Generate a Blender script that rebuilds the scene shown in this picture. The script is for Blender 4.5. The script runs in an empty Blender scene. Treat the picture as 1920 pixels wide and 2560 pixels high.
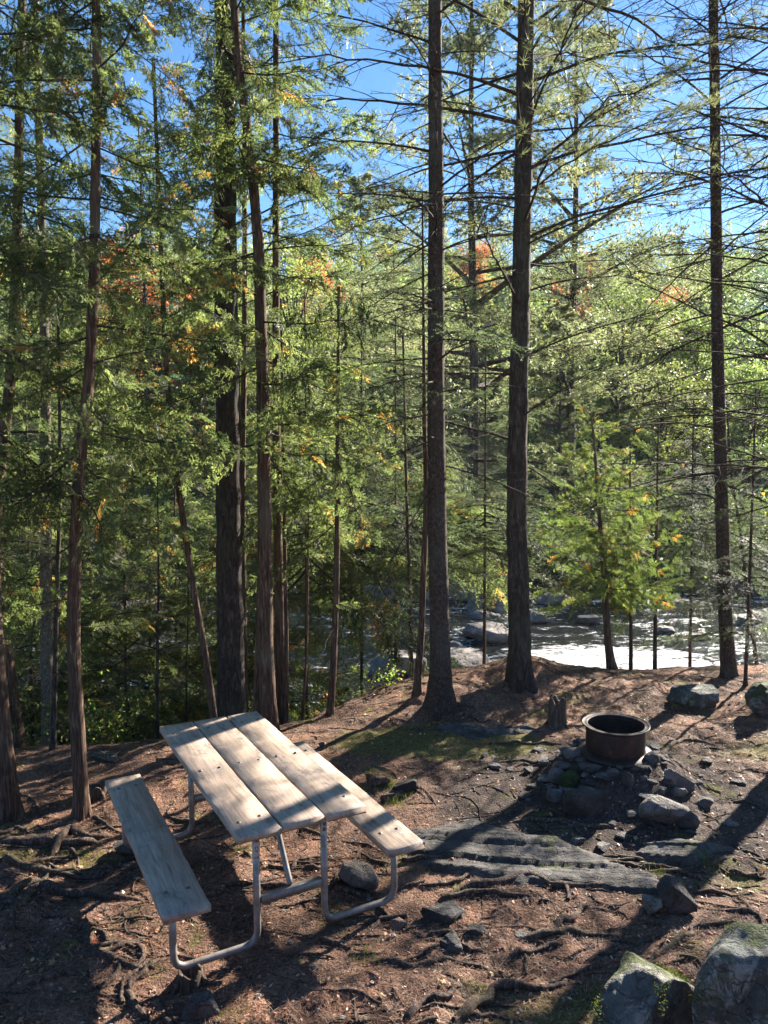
import bpy, math, random, zlib
import numpy as np
from mathutils import Matrix, Vector
R = math.radians
random.seed(7)
SC = bpy.context.scene
COL = SC.collection

# ------------------------------------------------------------------ camera
F_PX, PITCH, ROLL, HC = 1892.7, 0.0708, -0.008, 2.6611
cp, sp, cr_, sr_ = math.cos(PITCH), math.sin(PITCH), math.cos(ROLL), math.sin(ROLL)
FWD = np.array([0, cp, -sp]); UP0 = np.array([0, sp, cp]); RT0 = np.array([1., 0, 0])
RT = cr_*RT0 + sr_*UP0; UPV = cr_*UP0 - sr_*RT0
CAMP = np.array([0, 0, HC])
cam_d = bpy.data.cameras.new('camera'); cam = bpy.data.objects.new('camera', cam_d); COL.objects.link(cam)
cam_d.sensor_fit = 'VERTICAL'; cam_d.sensor_height = 36; cam_d.lens = F_PX/2560*36
cam_d.clip_start = 0.05; cam_d.clip_end = 2000
M = Matrix.Identity(4)
for i in range(3):
    M[i][0] = RT[i]; M[i][1] = UPV[i]; M[i][2] = -FWD[i]; M[i][3] = CAMP[i]
cam.matrix_world = M
SC.camera = cam

# ------------------------------------------------------------------ light
SUN_EL, SUN_AZ = R(27), R(41.5)          # azimuth measured from +Y towards +X
w = bpy.data.worlds.new('World'); SC.world = w; w.use_nodes = True
nt = w.node_tree; nt.nodes.clear()
sky = nt.nodes.new('ShaderNodeTexSky'); sky.sky_type = 'NISHITA'; sky.sun_disc = False
sky.sun_elevation = SUN_EL; sky.sun_rotation = SUN_AZ
sky.air_density = 1.0; sky.dust_density = 0.05; sky.ozone_density = 4.0; sky.altitude = 300
bg = nt.nodes.new('ShaderNodeBackground'); bg.inputs['Strength'].default_value = 0.054
wo = nt.nodes.new('ShaderNodeOutputWorld')
hs = nt.nodes.new('ShaderNodeHueSaturation'); hs.inputs['Saturation'].default_value = 1.15
nt.links.new(sky.outputs[0], hs.inputs['Color']); nt.links.new(hs.outputs[0], bg.inputs[0]); nt.links.new(bg.outputs[0], wo.inputs[0])
sd = bpy.data.lights.new('sun', 'SUN'); sd.energy = 5.0; sd.angle = R(0.55); sd.color = (1.0, 0.92, 0.80)
sun = bpy.data.objects.new('sun', sd); COL.objects.link(sun)
sv = Vector((math.sin(SUN_AZ)*math.cos(SUN_EL), math.cos(SUN_AZ)*math.cos(SUN_EL), math.sin(SUN_EL)))
sun.rotation_euler = sv.to_track_quat('Z', 'Y').to_euler(); sun.location = sv*30
SC.view_settings.view_transform = 'Standard'; SC.view_settings.look = 'None'
SC.view_settings.gamma = 1; SC.view_settings.use_curve_mapping = False
SC.view_settings.exposure = 2.15
cy = SC.cycles
cy.max_bounces = 8; cy.diffuse_bounces = 6; cy.glossy_bounces = 3; cy.transmission_bounces = 5; cy.transparent_max_bounces = 8
cy.sample_clamp_indirect = 6; cy.caustics_reflective = False; cy.caustics_refractive = False

# ------------------------------------------------------------------ noise
def _h(ix, iy, iz, seed):
    n = (ix.astype(np.int64)*374761393 + iy.astype(np.int64)*668265263 + iz.astype(np.int64)*2147483647 + seed*1274126177) & 0xffffffff
    n = ((n ^ (n >> 13))*1274126177) & 0xffffffff
    n = ((n ^ (n >> 16))*2246822519) & 0xffffffff
    return ((n ^ (n >> 15)) & 0xffffff)/float(0xffffff)
def n2(x, y, seed=0):
    x = np.asarray(x, float); y = np.asarray(y, float)
    ix = np.floor(x); iy = np.floor(y); fx = x-ix; fy = y-iy
    fx = fx*fx*(3-2*fx); fy = fy*fy*(3-2*fy); z = np.zeros_like(ix)
    a = _h(ix, iy, z, seed); b = _h(ix+1, iy, z, seed); c = _h(ix, iy+1, z, seed); d = _h(ix+1, iy+1, z, seed)
    return (a*(1-fx)+b*fx)*(1-fy)+(c*(1-fx)+d*fx)*fy
def fbm(x, y, oct=4, seed=0):
    s = 0; a = .5; f = 1
    for o in range(oct):
        s = s + a*(n2(x*f, y*f, seed+o*17)-.5); a *= .5; f *= 2.03
    return s
def ridge(x, y, oct=3, seed=0):
    s = 0; a = 1; f = 1; t = 0
    for o in range(oct):
        s = s + a*(1-np.abs(2*n2(x*f, y*f, seed+o*31)-1))**3; t += a; a *= .5; f *= 2.1
    return s/t
def n3(p, seed=0):
    i = np.floor(p); f = p-i; f = f*f*(3-2*f); r = 0
    for dx in (0, 1):
        for dy in (0, 1):
            for dz in (0, 1):
                wgt = (f[:, 0] if dx else 1-f[:, 0])*(f[:, 1] if dy else 1-f[:, 1])*(f[:, 2] if dz else 1-f[:, 2])
                r = r + wgt*_h(i[:, 0]+dx, i[:, 1]+dy, i[:, 2]+dz, seed)
    return r
def sm(a, b, x):
    t = np.clip((np.asarray(x, float)-a)/(b-a), 0, 1); return t*t*(3-2*t)

# ------------------------------------------------------------------ terrain
WATER = -2.0
TX, TY, TYAW, TL = -0.8669, 4.6725, 0.4979, 1.8136
RINGX, RINGY = 1.88, 6.05
def edge(x):
    return np.interp(x, [-40, -8, -6, -3, -1.5, -.6, .5, 1.6, 6, 40], [9, 6.0, 6.2, 6.7, 6.9, 7.6, 8.9, 9.25, 9.4, 11])
def H(x, y, fine=True):
    x = np.asarray(x, float); y = np.asarray(y, float)
    e = edge(x) + .5*fbm(x*.6, y*.0+3, 2, 5)
    far = 25.5 + 2.2*fbm(x*.12, y*0+9, 3, 8)*2
    z = -2.9*sm(0, 4.2, y-e)
    z = z + (3.0*sm(-1.5, 4, y-far)) + 24*sm(30, 118, y) + .02*np.clip(y-118, 0, 400)
    z = z + np.where(y > 26, 1.8*fbm(x*.06, y*.06, 3, 21)*sm(26, 40, y)*2, 0)
    # rise behind / under the photographer, higher on the right
    z = z + 1.0*sm(3.3, .6, y) + .45*sm(.5, 3.5, x)*sm(4.6, 2.2, y) + .25*sm(3.0, 7, x)*sm(9, 6, y)
    # fire mound
    d = np.hypot(x-RINGX, (y-RINGY)*1.05)
    z = z + .25*sm(.78, .26, d)
    # pine needle bank behind
    z = z + .10*np.exp(-((x-1.0)/1.5)**2-((y-8.6)/.8)**2) + .16*np.exp(-((x-.75)/.45)**2-((y-7.9)/.4)**2) + .2*np.exp(-((x-1.7)/.5)**2-((y-8.9)/.5)**2)
    if fine:
        near = sm(13, 9, y)*sm(9, 6, np.abs(x))
        tx = (x-TX)*math.cos(TYAW)+(y-TY)*math.sin(TYAW); ts = -(x-TX)*math.sin(TYAW)+(y-TY)*math.cos(TYAW)
        tab = sm(1.15, .7, np.abs(tx))*sm(1.2, .8, np.abs(ts))
        soft = 1-.75*sm(1.9, .8, np.hypot(x-1.2, y-5.6))
        a = .12*fbm(x*1.1, y*1.1, 3, 1) + soft*(.05*(ridge(x*1.7+.6*fbm(x*2, y*2, 2, 4), y*2.6, 3, 2)-.45) + .045*fbm(x*6, y*6, 3, 3)) + .012*fbm(x*24, y*24, 2, 6)
        left = sm(-.2, -1.6, x)*sm(5.4, 4.8, y)
        a = a + left*.09*(ridge(x*1.5+3, y*2.2, 2, 12)-.45)
        z = z + near*(a*(1-.6*tab) - .03*tab)
        z = z + (1-near)*.25*fbm(x*.5, y*.5, 4, 14)*sm(8, 12, y)
    return z
def ray(px, py):
    d = FWD*F_PX + RT*(px-960) + UPV*(1280-py); return d/np.linalg.norm(d)
def at_y(px, py, y):
    d = ray(px, py); t = y/d[1]; return CAMP + d*t
TT = np.concatenate([np.arange(2, 14, .012), np.arange(14, 160, .2)])
def G(px, py, off=0):
    """ground point seen at source pixel (px, py)"""
    d = ray(px, py); P = CAMP[None]+TT[:, None]*d[None]
    below = P[:, 2] < H(P[:, 0], P[:, 1])+off
    k = int(np.argmax(below)) if below.any() else len(TT)-1
    p = P[k].copy(); return p
def Wp(px, py, z=WATER):
    d = ray(px, py); t = (z-HC)/d[2]; return CAMP+d*t

# ------------------------------------------------------------------ materials
def mat(name):
    m = bpy.data.materials.new(name); m.use_nodes = True
    n = m.node_tree.nodes; n.clear()
    o = n.new('ShaderNodeOutputMaterial'); b = n.new('ShaderNodeBsdfPrincipled')
    m.node_tree.links.new(b.outputs[0], o.inputs[0])
    return m, m.node_tree, b, o
class NT:
    def __init__(s, nt): s.nt = nt
    def n(s, t, **k):
        a = s.nt.nodes.new(t)
        for kk, v in k.items():
            if kk in a.inputs.keys() if isinstance(kk, str) else False: a.inputs[kk].default_value = v
            else: setattr(a, kk, v)
        return a
    def l(s, a, b): s.nt.links.new(a, b)
    def coord(s, kind='Object', scale=(1, 1, 1), rand=False):
        tc = s.nt.nodes.new('ShaderNodeTexCoord'); mp = s.nt.nodes.new('ShaderNodeMapping')
        mp.inputs['Scale'].default_value = scale; s.l(tc.outputs[kind], mp.inputs[0])
        if rand:
            oi = s.nt.nodes.new('ShaderNodeObjectInfo'); m = s.nt.nodes.new('ShaderNodeMath'); m.operation = 'MULTIPLY'; m.inputs[1].default_value = 37
            cb = s.nt.nodes.new('ShaderNodeCombineXYZ'); s.l(oi.outputs['Random'], m.inputs[0])
            for i in range(3): s.l(m.outputs[0], cb.inputs[i])
            s.l(cb.outputs[0], mp.inputs['Location'])
        return mp.outputs[0]
    def pos(s, scale=(1, 1, 1)):
        g = s.nt.nodes.new('ShaderNodeNewGeometry'); mp = s.nt.nodes.new('ShaderNodeMapping')
        mp.inputs['Scale'].default_value = scale; s.l(g.outputs['Position'], mp.inputs[0]); return mp.outputs[0]
    def noise(s, v, scale, detail=4, rough=.55, dist=0):
        a = s.nt.nodes.new('ShaderNodeTexNoise'); a.inputs['Scale'].default_value = scale
        a.inputs['Detail'].default_value = detail; a.inputs['Roughness'].default_value = rough; a.inputs['Distortion'].default_value = dist
        if v is not None: s.l(v, a.inputs['Vector'])
        return a.outputs['Fac']
    def vor(s, v, scale, feature='F1', out='Distance'):
        a = s.nt.nodes.new('ShaderNodeTexVoronoi'); a.feature = feature; a.inputs['Scale'].default_value = scale
        s.l(v, a.inputs['Vector']); return a.outputs[out]
    def ramp(s, f, stops, interp='LINEAR'):
        a = s.nt.nodes.new('ShaderNodeValToRGB'); cr = a.color_ramp; cr.interpolation = interp
        while len(cr.elements) < len(stops): cr.elements.new(.5)
        for e, (p, c) in zip(cr.elements, stops):
            e.position = p; e.color = (c[0], c[1], c[2], 1) if not isinstance(c, (int, float)) else (c, c, c, 1)
        s.l(f, a.inputs[0]); return a.outputs[0]
    def mix(s, f, a, b, mode='MIX'):
        m = s.nt.nodes.new('ShaderNodeMix'); m.data_type = 'RGBA'; m.blend_type = mode
        for v, i in ((f, 0), (a, 6), (b, 7)):
            if isinstance(v, (int, float)): m.inputs[i].default_value = v if i == 0 else (v, v, v, 1)
            elif isinstance(v, tuple): m.inputs[i].default_value = (*v, 1)
            else: s.l(v, m.inputs[i])
        return m.outputs[2]
    def math(s, op, a, b=None):
        m = s.nt.nodes.new('ShaderNodeMath'); m.operation = op
        for i, v in enumerate((a, b)):
            if v is None: continue
            if isinstance(v, (int, float)): m.inputs[i].default_value = v
            else: s.l(v, m.inputs[i])
        return m.outputs[0]
    def bump(s, h, strength, dist, bsdf, normal=None):
        b = s.nt.nodes.new('ShaderNodeBump'); b.inputs['Strength'].default_value = strength; b.inputs['Distance'].default_value = dist
        s.l(h, b.inputs['Height'])
        if normal is not None: s.l(normal, b.inputs['Normal'])
        if bsdf is not None: s.l(b.outputs[0], bsdf.inputs['Normal'])
        return b.outputs[0]

def bark_mat(name, dark, light, moss=.25, style='furrow', lich=(.10, .11, .08)):
    m, nt, b, o = mat(name); N = NT(nt)
    if style == 'fibre': v = N.coord('Object', (1, 1, .09), True); n = N.noise(v, 60, 6, .7, .5)
    elif style == 'scaly': v = N.coord('Object', (1, 1, .6), True); n = N.noise(v, 55, 6, .75, .6)
    else: v = N.coord('Object', (1, 1, .22), True); n = N.noise(v, 32, 6, .75, .9)
    v2 = N.coord('Object', (1, 1, 1), True); big = N.noise(v2, 2.2, 4, .6)
    c = N.ramp(n, [(.33, tuple(x*.45 for x in dark)), (.5, dark), (.68, light)])
    mm = N.ramp(big, [(.5, 0.), (.72, 1.)])
    c = N.mix(N.math('MULTIPLY', mm, moss), c, lich)
    b.inputs['Roughness'].default_value = .92; N.l(c, b.inputs['Base Color'])
    b.inputs['Specular IOR Level'].default_value = .25
    N.bump(n, 1.0, .022, b)
    return m
BARK_CEDAR = bark_mat('bark_cedar', (.085, .05, .034), (.26, .17, .12), .45, 'fibre', (.2, .18, .13))
BARK_PINE = bark_mat('bark_pine', (.05, .038, .032), (.15, .115, .095), .5, 'furrow', (.09, .10, .06))
BARK_SPRUCE = bark_mat('bark_spruce', (.065, .045, .036), (.19, .14, .11), .35, 'scaly', (.16, .16, .13))
BARK_PALE = bark_mat('bark_pale', (.16, .13, .10), (.42, .37, .30), .35, 'scaly', (.14, .15, .10))
TWIG = bark_mat('twig_wood', (.055, .038, .028), (.14, .10, .08), .3, 'scaly', (.16, .15, .12))
ROOTM = bark_mat('root_wood', (.085, .058, .045), (.27, .19, .15), .35, 'fibre', (.09, .10, .035))
DEADW = bark_mat('dead_wood', (.10, .075, .055), (.30, .24, .19), .3, 'fibre', (.12, .12, .06))

def leaf_mat(name, stops, trans, sheen=.35, rough=.45, mixf=.45, tsc=1.0):
    m, nt, b, o = mat(name); N = NT(nt)
    at = nt.nodes.new('ShaderNodeAttribute'); at.attribute_name = 'tint'
    oi = nt.nodes.new('ShaderNodeObjectInfo')
    c = N.ramp(at.outputs['Fac'], stops)
    br = N.math('ADD', N.math('MULTIPLY', oi.outputs['Random'], .5), .75)
    v = nt.nodes.new('ShaderNodeVectorMath'); v.operation = 'SCALE'; N.l(c, v.inputs[0]); N.l(br, v.inputs['Scale'])
    N.l(v.outputs[0], b.inputs['Base Color']); b.inputs['Roughness'].default_value = rough
    b.inputs['Specular IOR Level'].default_value = sheen
    t = nt.nodes.new('ShaderNodeBsdfTranslucent'); c2 = N.mix(1.0, v.outputs[0], trans, 'MULTIPLY')
    N.l(c2, t.inputs[0])
    mx = nt.nodes.new('ShaderNodeMixShader'); mx.inputs[0].default_value = mixf
    N.l(b.outputs[0], mx.inputs[1]); N.l(t.outputs[0], mx.inputs[2]); N.l(mx.outputs[0], o.inputs[0])
    return m
T = (3.5, 3.7, 2.9)
CEDAR_L = leaf_mat('cedar_leaf', [(0, (.055, .072, .030)), (.5, (.092, .108, .044)), (.88, (.135, .142, .055)), (.95, (.26, .17, .06)), (1, (.34, .17, .05))], T, .3, .45, .58)
CEDAR_Y = leaf_mat('cedar_leaf_yellowing', [(0, (.055, .08, .025)), (.5, (.095, .12, .035)), (.82, (.14, .14, .04)), (.93, (.28, .17, .04)), (1, (.36, .16, .03))], T, .3, .45, .58)
HEM_L = leaf_mat('hemlock_needle', [(0, (.045, .066, .034)), (.6, (.075, .097, .05)), (1, (.115, .135, .07))], T, .25, .45, .52)
SPR_L = leaf_mat('spruce_needle', [(0, (.03, .045, .02)), (.6, (.05, .07, .03)), (1, (.09, .085, .045))], T, .3, .5, .42)
PINE_L = leaf_mat('pine_needle', [(0, (.075, .095, .045)), (.6, (.12, .13, .065)), (.9, (.16, .155, .085)), (1, (.22, .17, .09))], (2.4, 2.5, 2.1), .35, .45, .58)
TB = (2.7, 3.0, 2.2)
MAP_G = leaf_mat('maple_leaf_green', [(0, (.055, .078, .026)), (.6, (.088, .11, .036)), (.93, (.13, .14, .045)), (1, (.25, .13, .03))], TB, .4, .45, .55)
MAP_Y = leaf_mat('leaf_yellow_green', [(0, (.08, .10, .035)), (.6, (.12, .13, .04)), (1, (.20, .16, .045))], TB, .4, .45, .55)
MAP_O = leaf_mat('maple_leaf_orange', [(0, (.28, .13, .04)), (.5, (.32, .11, .04)), (.8, (.32, .20, .05)), (1, (.28, .06, .03))], (2.1, 1.8, 1.6), .3, .5, .5)
SHRUB_L = leaf_mat('shrub_leaf', [(0, (.03, .055, .018)), (.6, (.055, .085, .02)), (1, (.16, .15, .03))], T, .4, .45, .55)

def rock_mat(name, a, bcol, moss=0.3, strata=False, mossc=(.07, .085, .018), scale=1.0, lichen=False):
    m, nt, b, o = mat(name); N = NT(nt)
    v = N.coord('Object', (1, 1, 1), True)
    n1 = N.noise(v, 5*scale, 6, .65, .4); n_ = N.noise(v, 40*scale, 4, .7)
    c = N.ramp(n1, [(.32, tuple(x*.55 for x in a)), (.5, a), (.7, bcol)])
    c = N.mix(.35, c, N.ramp(n_, [(.3, .25), (.7, .9)]), 'MULTIPLY')
    if strata:
        vs = N.coord('Object', (.35, 3.2, 3.2), False); s_ = N.noise(vs, 5.5, 8, .75, .5)
        c = N.mix(.75, c, N.ramp(s_, [(.36, .12), (.47, .8), (.75, 1.)]), 'MULTIPLY')
        h = N.math('ADD', N.math('MULTIPLY', s_, 1.6), n_)
    else: h = N.math('ADD', N.math('MULTIPLY', n1, 2.0), n_)
    if lichen:
        lf = N.noise(v, 7*scale, 6, .75, .8); c = N.mix(N.math('MULTIPLY', N.ramp(lf, [(.52, 0.), (.58, 1.)]), .6), c, (.34, .35, .30)); lf2 = N.noise(v, 4*scale, 6, .75, 1.); c = N.mix(N.math('MULTIPLY', N.ramp(lf2, [(.56, 0.), (.62, 1.)]), .7), c, (.07, .065, .05))
    if moss > 0:
        g = nt.nodes.new('ShaderNodeNewGeometry'); sx = nt.nodes.new('ShaderNodeSeparateXYZ'); N.l(g.outputs['Normal'], sx.inputs[0])
        mm = N.noise(v, 3.5*scale, 5, .7)
        f = N.math('MULTIPLY', N.ramp(sx.outputs['Z'], [(.1, 0.), (.7, 1.)]), N.ramp(mm, [(.66-moss*.4, 0.), (.72-moss*.4, 1.)]))
        mc = N.ramp(n_, [(.3, tuple(x*.5 for x in mossc)), (.7, tuple(x*1.3 for x in mossc))])
        c = N.mix(f, c, mc)
    vd = nt.nodes.new('ShaderNodeVectorMath'); vd.operation = 'ADD'; nz = nt.nodes.new('ShaderNodeTexNoise'); nz.inputs['Scale'].default_value = 6*scale; nz.inputs['Detail'].default_value = 4; N.l(v, nz.inputs['Vector'])
    sc2 = nt.nodes.new('ShaderNodeVectorMath'); sc2.operation = 'SCALE'; sc2.inputs['Scale'].default_value = .35/scale; N.l(nz.outputs['Color'], sc2.inputs[0]); N.l(v, vd.inputs[0]); N.l(sc2.outputs[0], vd.inputs[1])
    ck = N.ramp(N.vor(vd.outputs[0], 4.5*scale, 'DISTANCE_TO_EDGE'), [(0., 1.), (.018, 0.)]); c = N.mix(N.math('MULTIPLY', ck, .3), c, (.03, .026, .022))
    h = N.math('SUBTRACT', h, N.math('MULTIPLY', ck, .6))
    b.inputs['Roughness'].default_value = .85; N.l(c, b.inputs['Base Color'])
    N.bump(h, 1.0, .03, b)
    return m
ROCK = rock_mat('rock_grey', (.17, .15, .135), (.32, .285, .255), .15)
ROCK_D = rock_mat('rock_dark', (.075, .066, .06), (.18, .16, .145), .12)
ROCK_M = rock_mat('rock_mossy', (.16, .155, .14), (.33, .32, .29), .38, lichen=True)
ROCK_MD = rock_mat('rock_mossy_dark', (.10, .098, .085), (.22, .21, .19), .42, lichen=True)  # darker copy of the mossy rock, corner boulder's shade put into its colour
ROCK_R = rock_mat('rock_reddish', (.22, .12, .09), (.38, .25, .2), .0)
ROCK_RIV = rock_mat('rock_river', (.22, .19, .17), (.44, .37, .32), .0, scale=.5)
SHALE = rock_mat('shale', (.12, .108, .10), (.27, .245, .23), .18, True)

def ground_mat():
    m, nt, b, o = mat('forest_floor'); N = NT(nt)
    p = N.pos()
    big = N.noise(p, .9, 5, .6); mid = N.noise(p, 5, 6, .7); fine = N.noise(p, 45, 4, .75, .6)
    vs = N.pos((1.0, 1.0, 1.0)); grit = N.vor(vs, 70, 'F1')
    c = N.ramp(fine, [(.3, (.06, .03, .02)), (.46, (.21, .105, .065)), (.60, (.33, .18, .115)), (.76, (.46, .31, .22))])
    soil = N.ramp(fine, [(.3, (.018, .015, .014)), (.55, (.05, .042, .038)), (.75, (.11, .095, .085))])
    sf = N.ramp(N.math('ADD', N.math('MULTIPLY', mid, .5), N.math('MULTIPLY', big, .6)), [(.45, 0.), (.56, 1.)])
    # trodden sooty soil round the fire ring, spread wider as painted-in dappled shade
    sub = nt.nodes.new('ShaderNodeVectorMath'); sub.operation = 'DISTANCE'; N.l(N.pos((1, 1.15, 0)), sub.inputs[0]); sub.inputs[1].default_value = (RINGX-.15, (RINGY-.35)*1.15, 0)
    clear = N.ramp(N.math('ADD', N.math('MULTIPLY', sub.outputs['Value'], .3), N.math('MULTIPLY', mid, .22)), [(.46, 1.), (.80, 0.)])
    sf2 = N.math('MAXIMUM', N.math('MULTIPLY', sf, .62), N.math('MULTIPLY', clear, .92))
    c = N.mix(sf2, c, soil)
    c = N.mix(1.0, c, N.ramp(N.noise(p, 1.7, 6, .7), [(.36, .5), (.60, 1.5)]), 'MULTIPLY')
    # moss
    mn = N.noise(p, 1.6, 5, .65, .3)
    mf = N.math('MULTIPLY', N.ramp(mn, [(.56, 0.), (.64, 1.)]), N.ramp(mid, [(.40, 0.), (.54, 1.)]))
    # moss follows: centre strip behind the table, left ledge
    def spot(cx, cy, sx, sy, r0, r1):
        d = nt.nodes.new('ShaderNodeVectorMath'); d.operation = 'DISTANCE'; N.l(N.pos((1/sx, 1/sy, 0)), d.inputs[0]); d.inputs[1].default_value = (cx/sx, cy/sy, 0)
        return N.math('MULTIPLY', N.ramp(N.math('ADD', d.outputs['Value'], N.math('MULTIPLY', mid, .6)), [(r0, 1.), (r1, 0.)]), N.ramp(fine, [(.38, 0.), (.5, 1.)]))
    s1 = spot(.5, 6.95, 1.5, .6, .9, 1.4); s2 = spot(-2.3, 5.0, .8, .3, .7, 1.2); s3 = spot(1.0, 3.4, 1.2, .5, .45, .95); s4 = spot(3.6, 6.6, .9, .6, .6, 1.2)
    mf = N.math('MAXIMUM', mf, N.math('MAXIMUM', N.math('MAXIMUM', s1, s2), N.math('MAXIMUM', s3, s4)))
    mc = N.ramp(fine, [(.3, (.04, .045, .012)), (.55, (.15, .15, .035)), (.75, (.26, .24, .07))])
    c = N.mix(N.math('MULTIPLY', mf, .88), c, mc)
    sy = nt.nodes.new('ShaderNodeSeparateXYZ'); N.l(N.pos(), sy.inputs[0]); fy = N.math('MULTIPLY', N.math('SUBTRACT', sy.outputs['Y'], 24.), .2); fy = N.ramp(fy, [(0, 0.), (1, 1.)])
    under = N.ramp(mid, [(.35, (.02, .03, .01)), (.65, (.06, .08, .02))]); c = N.mix(N.math('MULTIPLY', fy, .85), c, under)
    # river bed / forest slope far away: dark litter
    N.l(c, b.inputs['Base Color']); b.inputs['Roughness'].default_value = .95; b.inputs['Specular IOR Level'].default_value = .2
    h = N.math('ADD', N.math('MULTIPLY', fine, 1.0), N.math('MULTIPLY', grit, .5))
    nn = N.bump(h, .9, .018, None); N.bump(mid, .5, .05, b, nn)
    return m
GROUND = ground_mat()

def simple(name, col, rough=.6, metal=0, spec=.5):
    m, nt, b, o = mat(name); b.inputs['Base Color'].default_value = (*col, 1); b.inputs['Roughness'].default_value = rough
    b.inputs['Metallic'].default_value = metal; b.inputs['Specular IOR Level'].default_value = spec; return m

def wood_mat():
    m, nt, b, o = mat('weathered_plank'); N = NT(nt)
    v = N.coord('Object', (1, .07, 1), True); g = N.noise(v, 42, 6, .65, 1.2)
    v2 = N.coord('Object', (1, .6, 1), True); st = N.noise(v2, 4.5, 6, .72, .5); dk = N.noise(v2, 16, 5, .7)
    c = N.ramp(g, [(.3, (.22, .15, .105)), (.5, (.38, .285, .215)), (.72, (.52, .41, .33))])
    grey = N.ramp(st, [(.45, 0.), (.68, 1.)]); c = N.mix(N.math('MULTIPLY', grey, .7), c, (.28, .24, .21))
    blot = N.math('MULTIPLY', N.ramp(st, [(.50, 0.), (.62, 1.)]), N.ramp(dk, [(.46, 0.), (.60, 1.)]))
    c = N.mix(N.math('MULTIPLY', blot, .75), c, (.06, .052, .048))
    vc = N.coord('Object', (1, .16, 1), True); ck = N.noise(vc, 11, 3, .5, 2.5)
    crack = N.ramp(ck, [(.492, 0.), (.5, 1.), (.508, 0.)]); c = N.mix(N.math('MULTIPLY', crack, .35), c, (.05, .035, .025))
    N.l(c, b.inputs['Base Color']); b.inputs['Roughness'].default_value = .62; b.inputs['Specular IOR Level'].default_value = .35
    N.bump(g, .45, .003, b); return m
WOOD = wood_mat()
def steel_mat():
    m, nt, b, o = mat('galvanised_steel'); N = NT(nt)
    v = N.coord('Object', (1, 1, 1), True); n = N.noise(v, 14, 5, .7)
    c = N.ramp(n, [(.35, (.17, .15, .13)), (.6, (.30, .275, .25)), (.8, (.38, .355, .33))])
    d = N.ramp(N.noise(v, 35, 4, .7), [(.6, 0.), (.72, 1.)]); c = N.mix(N.math('MULTIPLY', d, .5), c, (.14, .08, .05))
    N.l(c, b.inputs['Base Color']); b.inputs['Metallic'].default_value = .35; b.inputs['Roughness'].default_value = .42
    N.bump(n, .15, .002, b); return m
STEEL = steel_mat()
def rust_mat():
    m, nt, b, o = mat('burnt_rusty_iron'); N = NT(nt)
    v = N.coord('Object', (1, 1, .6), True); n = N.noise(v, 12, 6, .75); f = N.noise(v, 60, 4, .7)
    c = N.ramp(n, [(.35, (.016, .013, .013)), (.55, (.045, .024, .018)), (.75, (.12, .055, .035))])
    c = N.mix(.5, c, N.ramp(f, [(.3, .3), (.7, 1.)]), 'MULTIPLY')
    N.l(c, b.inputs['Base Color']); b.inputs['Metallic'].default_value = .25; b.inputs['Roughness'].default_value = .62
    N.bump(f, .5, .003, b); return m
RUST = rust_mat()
CHAR = simple('charred_wood', (.02, .018, .017), .9)

def water_mat():
    m, nt, b, o = mat('river_water'); N = NT(nt)
    p = N.pos((.55, 1.25, 1)); n1 = N.noise(p, 1.4, 6, .62, .6); n_ = N.noise(N.pos((.7, 1.4, 1)), 6.5, 5, .7, .4)
    # rapids towards the right
    d = nt.nodes.new('ShaderNodeVectorMath'); d.operation = 'DISTANCE'; N.l(N.pos((1/6., 1/6., 0)), d.inputs[0]); d.inputs[1].default_value = (5./6., 15./6., 0)
    rap = N.ramp(N.math('ADD', d.outputs['Value'], N.math('MULTIPLY', n1, .8)), [(.9, 1.), (2.0, 0.)])
    foam = N.ramp(N.math('ADD', N.math('MULTIPLY', N.math('ADD', n1, n_), .5), N.math('MULTIPLY', rap, .14)), [(.545, 0.), (.61, 1.)])
    c = N.mix(foam, (.012, .013, .011), (.62, .63, .64))
    N.l(c, b.inputs['Base Color'])
    r = N.mix(foam, N.mix(rap, .05, .24), .5); N.l(r, b.inputs['Roughness']); b.inputs['IOR'].default_value = 1.33
    h = N.math('ADD', N.math('MULTIPLY', n1, 1.0), N.math('MULTIPLY', n_, .4))
    amp = N.math('ADD', N.math('MULTIPLY', rap, .8), .25)
    N.bump(N.math('MULTIPLY', h, amp), 1.0, .34, b); return m
WATERM = water_mat()

# ------------------------------------------------------------------ mesh helpers
def mk(name, V, F, mats, mi=None, tint=None, smooth=False):
    """V (n,3); F list of (k,m) int arrays of equal width, or list"""
    V = np.asarray(V, np.float32)
    me = bpy.data.meshes.new(name)
    Fs = F if isinstance(F, list) else [F]
    Fs = [np.asarray(f, np.int32) for f in Fs if len(f)]
    me.vertices.add(len(V)); me.vertices.foreach_set('co', V.ravel())
    nl = sum(f.size for f in Fs); nf = sum(len(f) for f in Fs)
    me.loops.add(nl); me.polygons.add(nf)
    me.loops.foreach_set('vertex_index', np.concatenate([f.ravel() for f in Fs]))
    tot = np.concatenate([np.full(len(f), f.shape[1], np.int32) for f in Fs])
    me.polygons.foreach_set('loop_start', np.concatenate([[0], np.cumsum(tot)[:-1]]).astype(np.int32))
    for m in (mats if isinstance(mats, (list, tuple)) else [mats]): me.materials.append(m)
    if mi is not None: me.polygons.foreach_set('material_index', np.asarray(mi, np.int32))
    if tint is not None:
        a = me.attributes.new('tint', 'FLOAT', 'FACE'); a.data.foreach_set('value', np.asarray(tint, np.float32))
    if smooth is True: me.polygons.foreach_set('use_smooth', np.ones(nf, bool))
    elif smooth is not False: me.polygons.foreach_set('use_smooth', np.asarray(smooth, bool))
    me.update(calc_edges=True)
    return me
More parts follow.
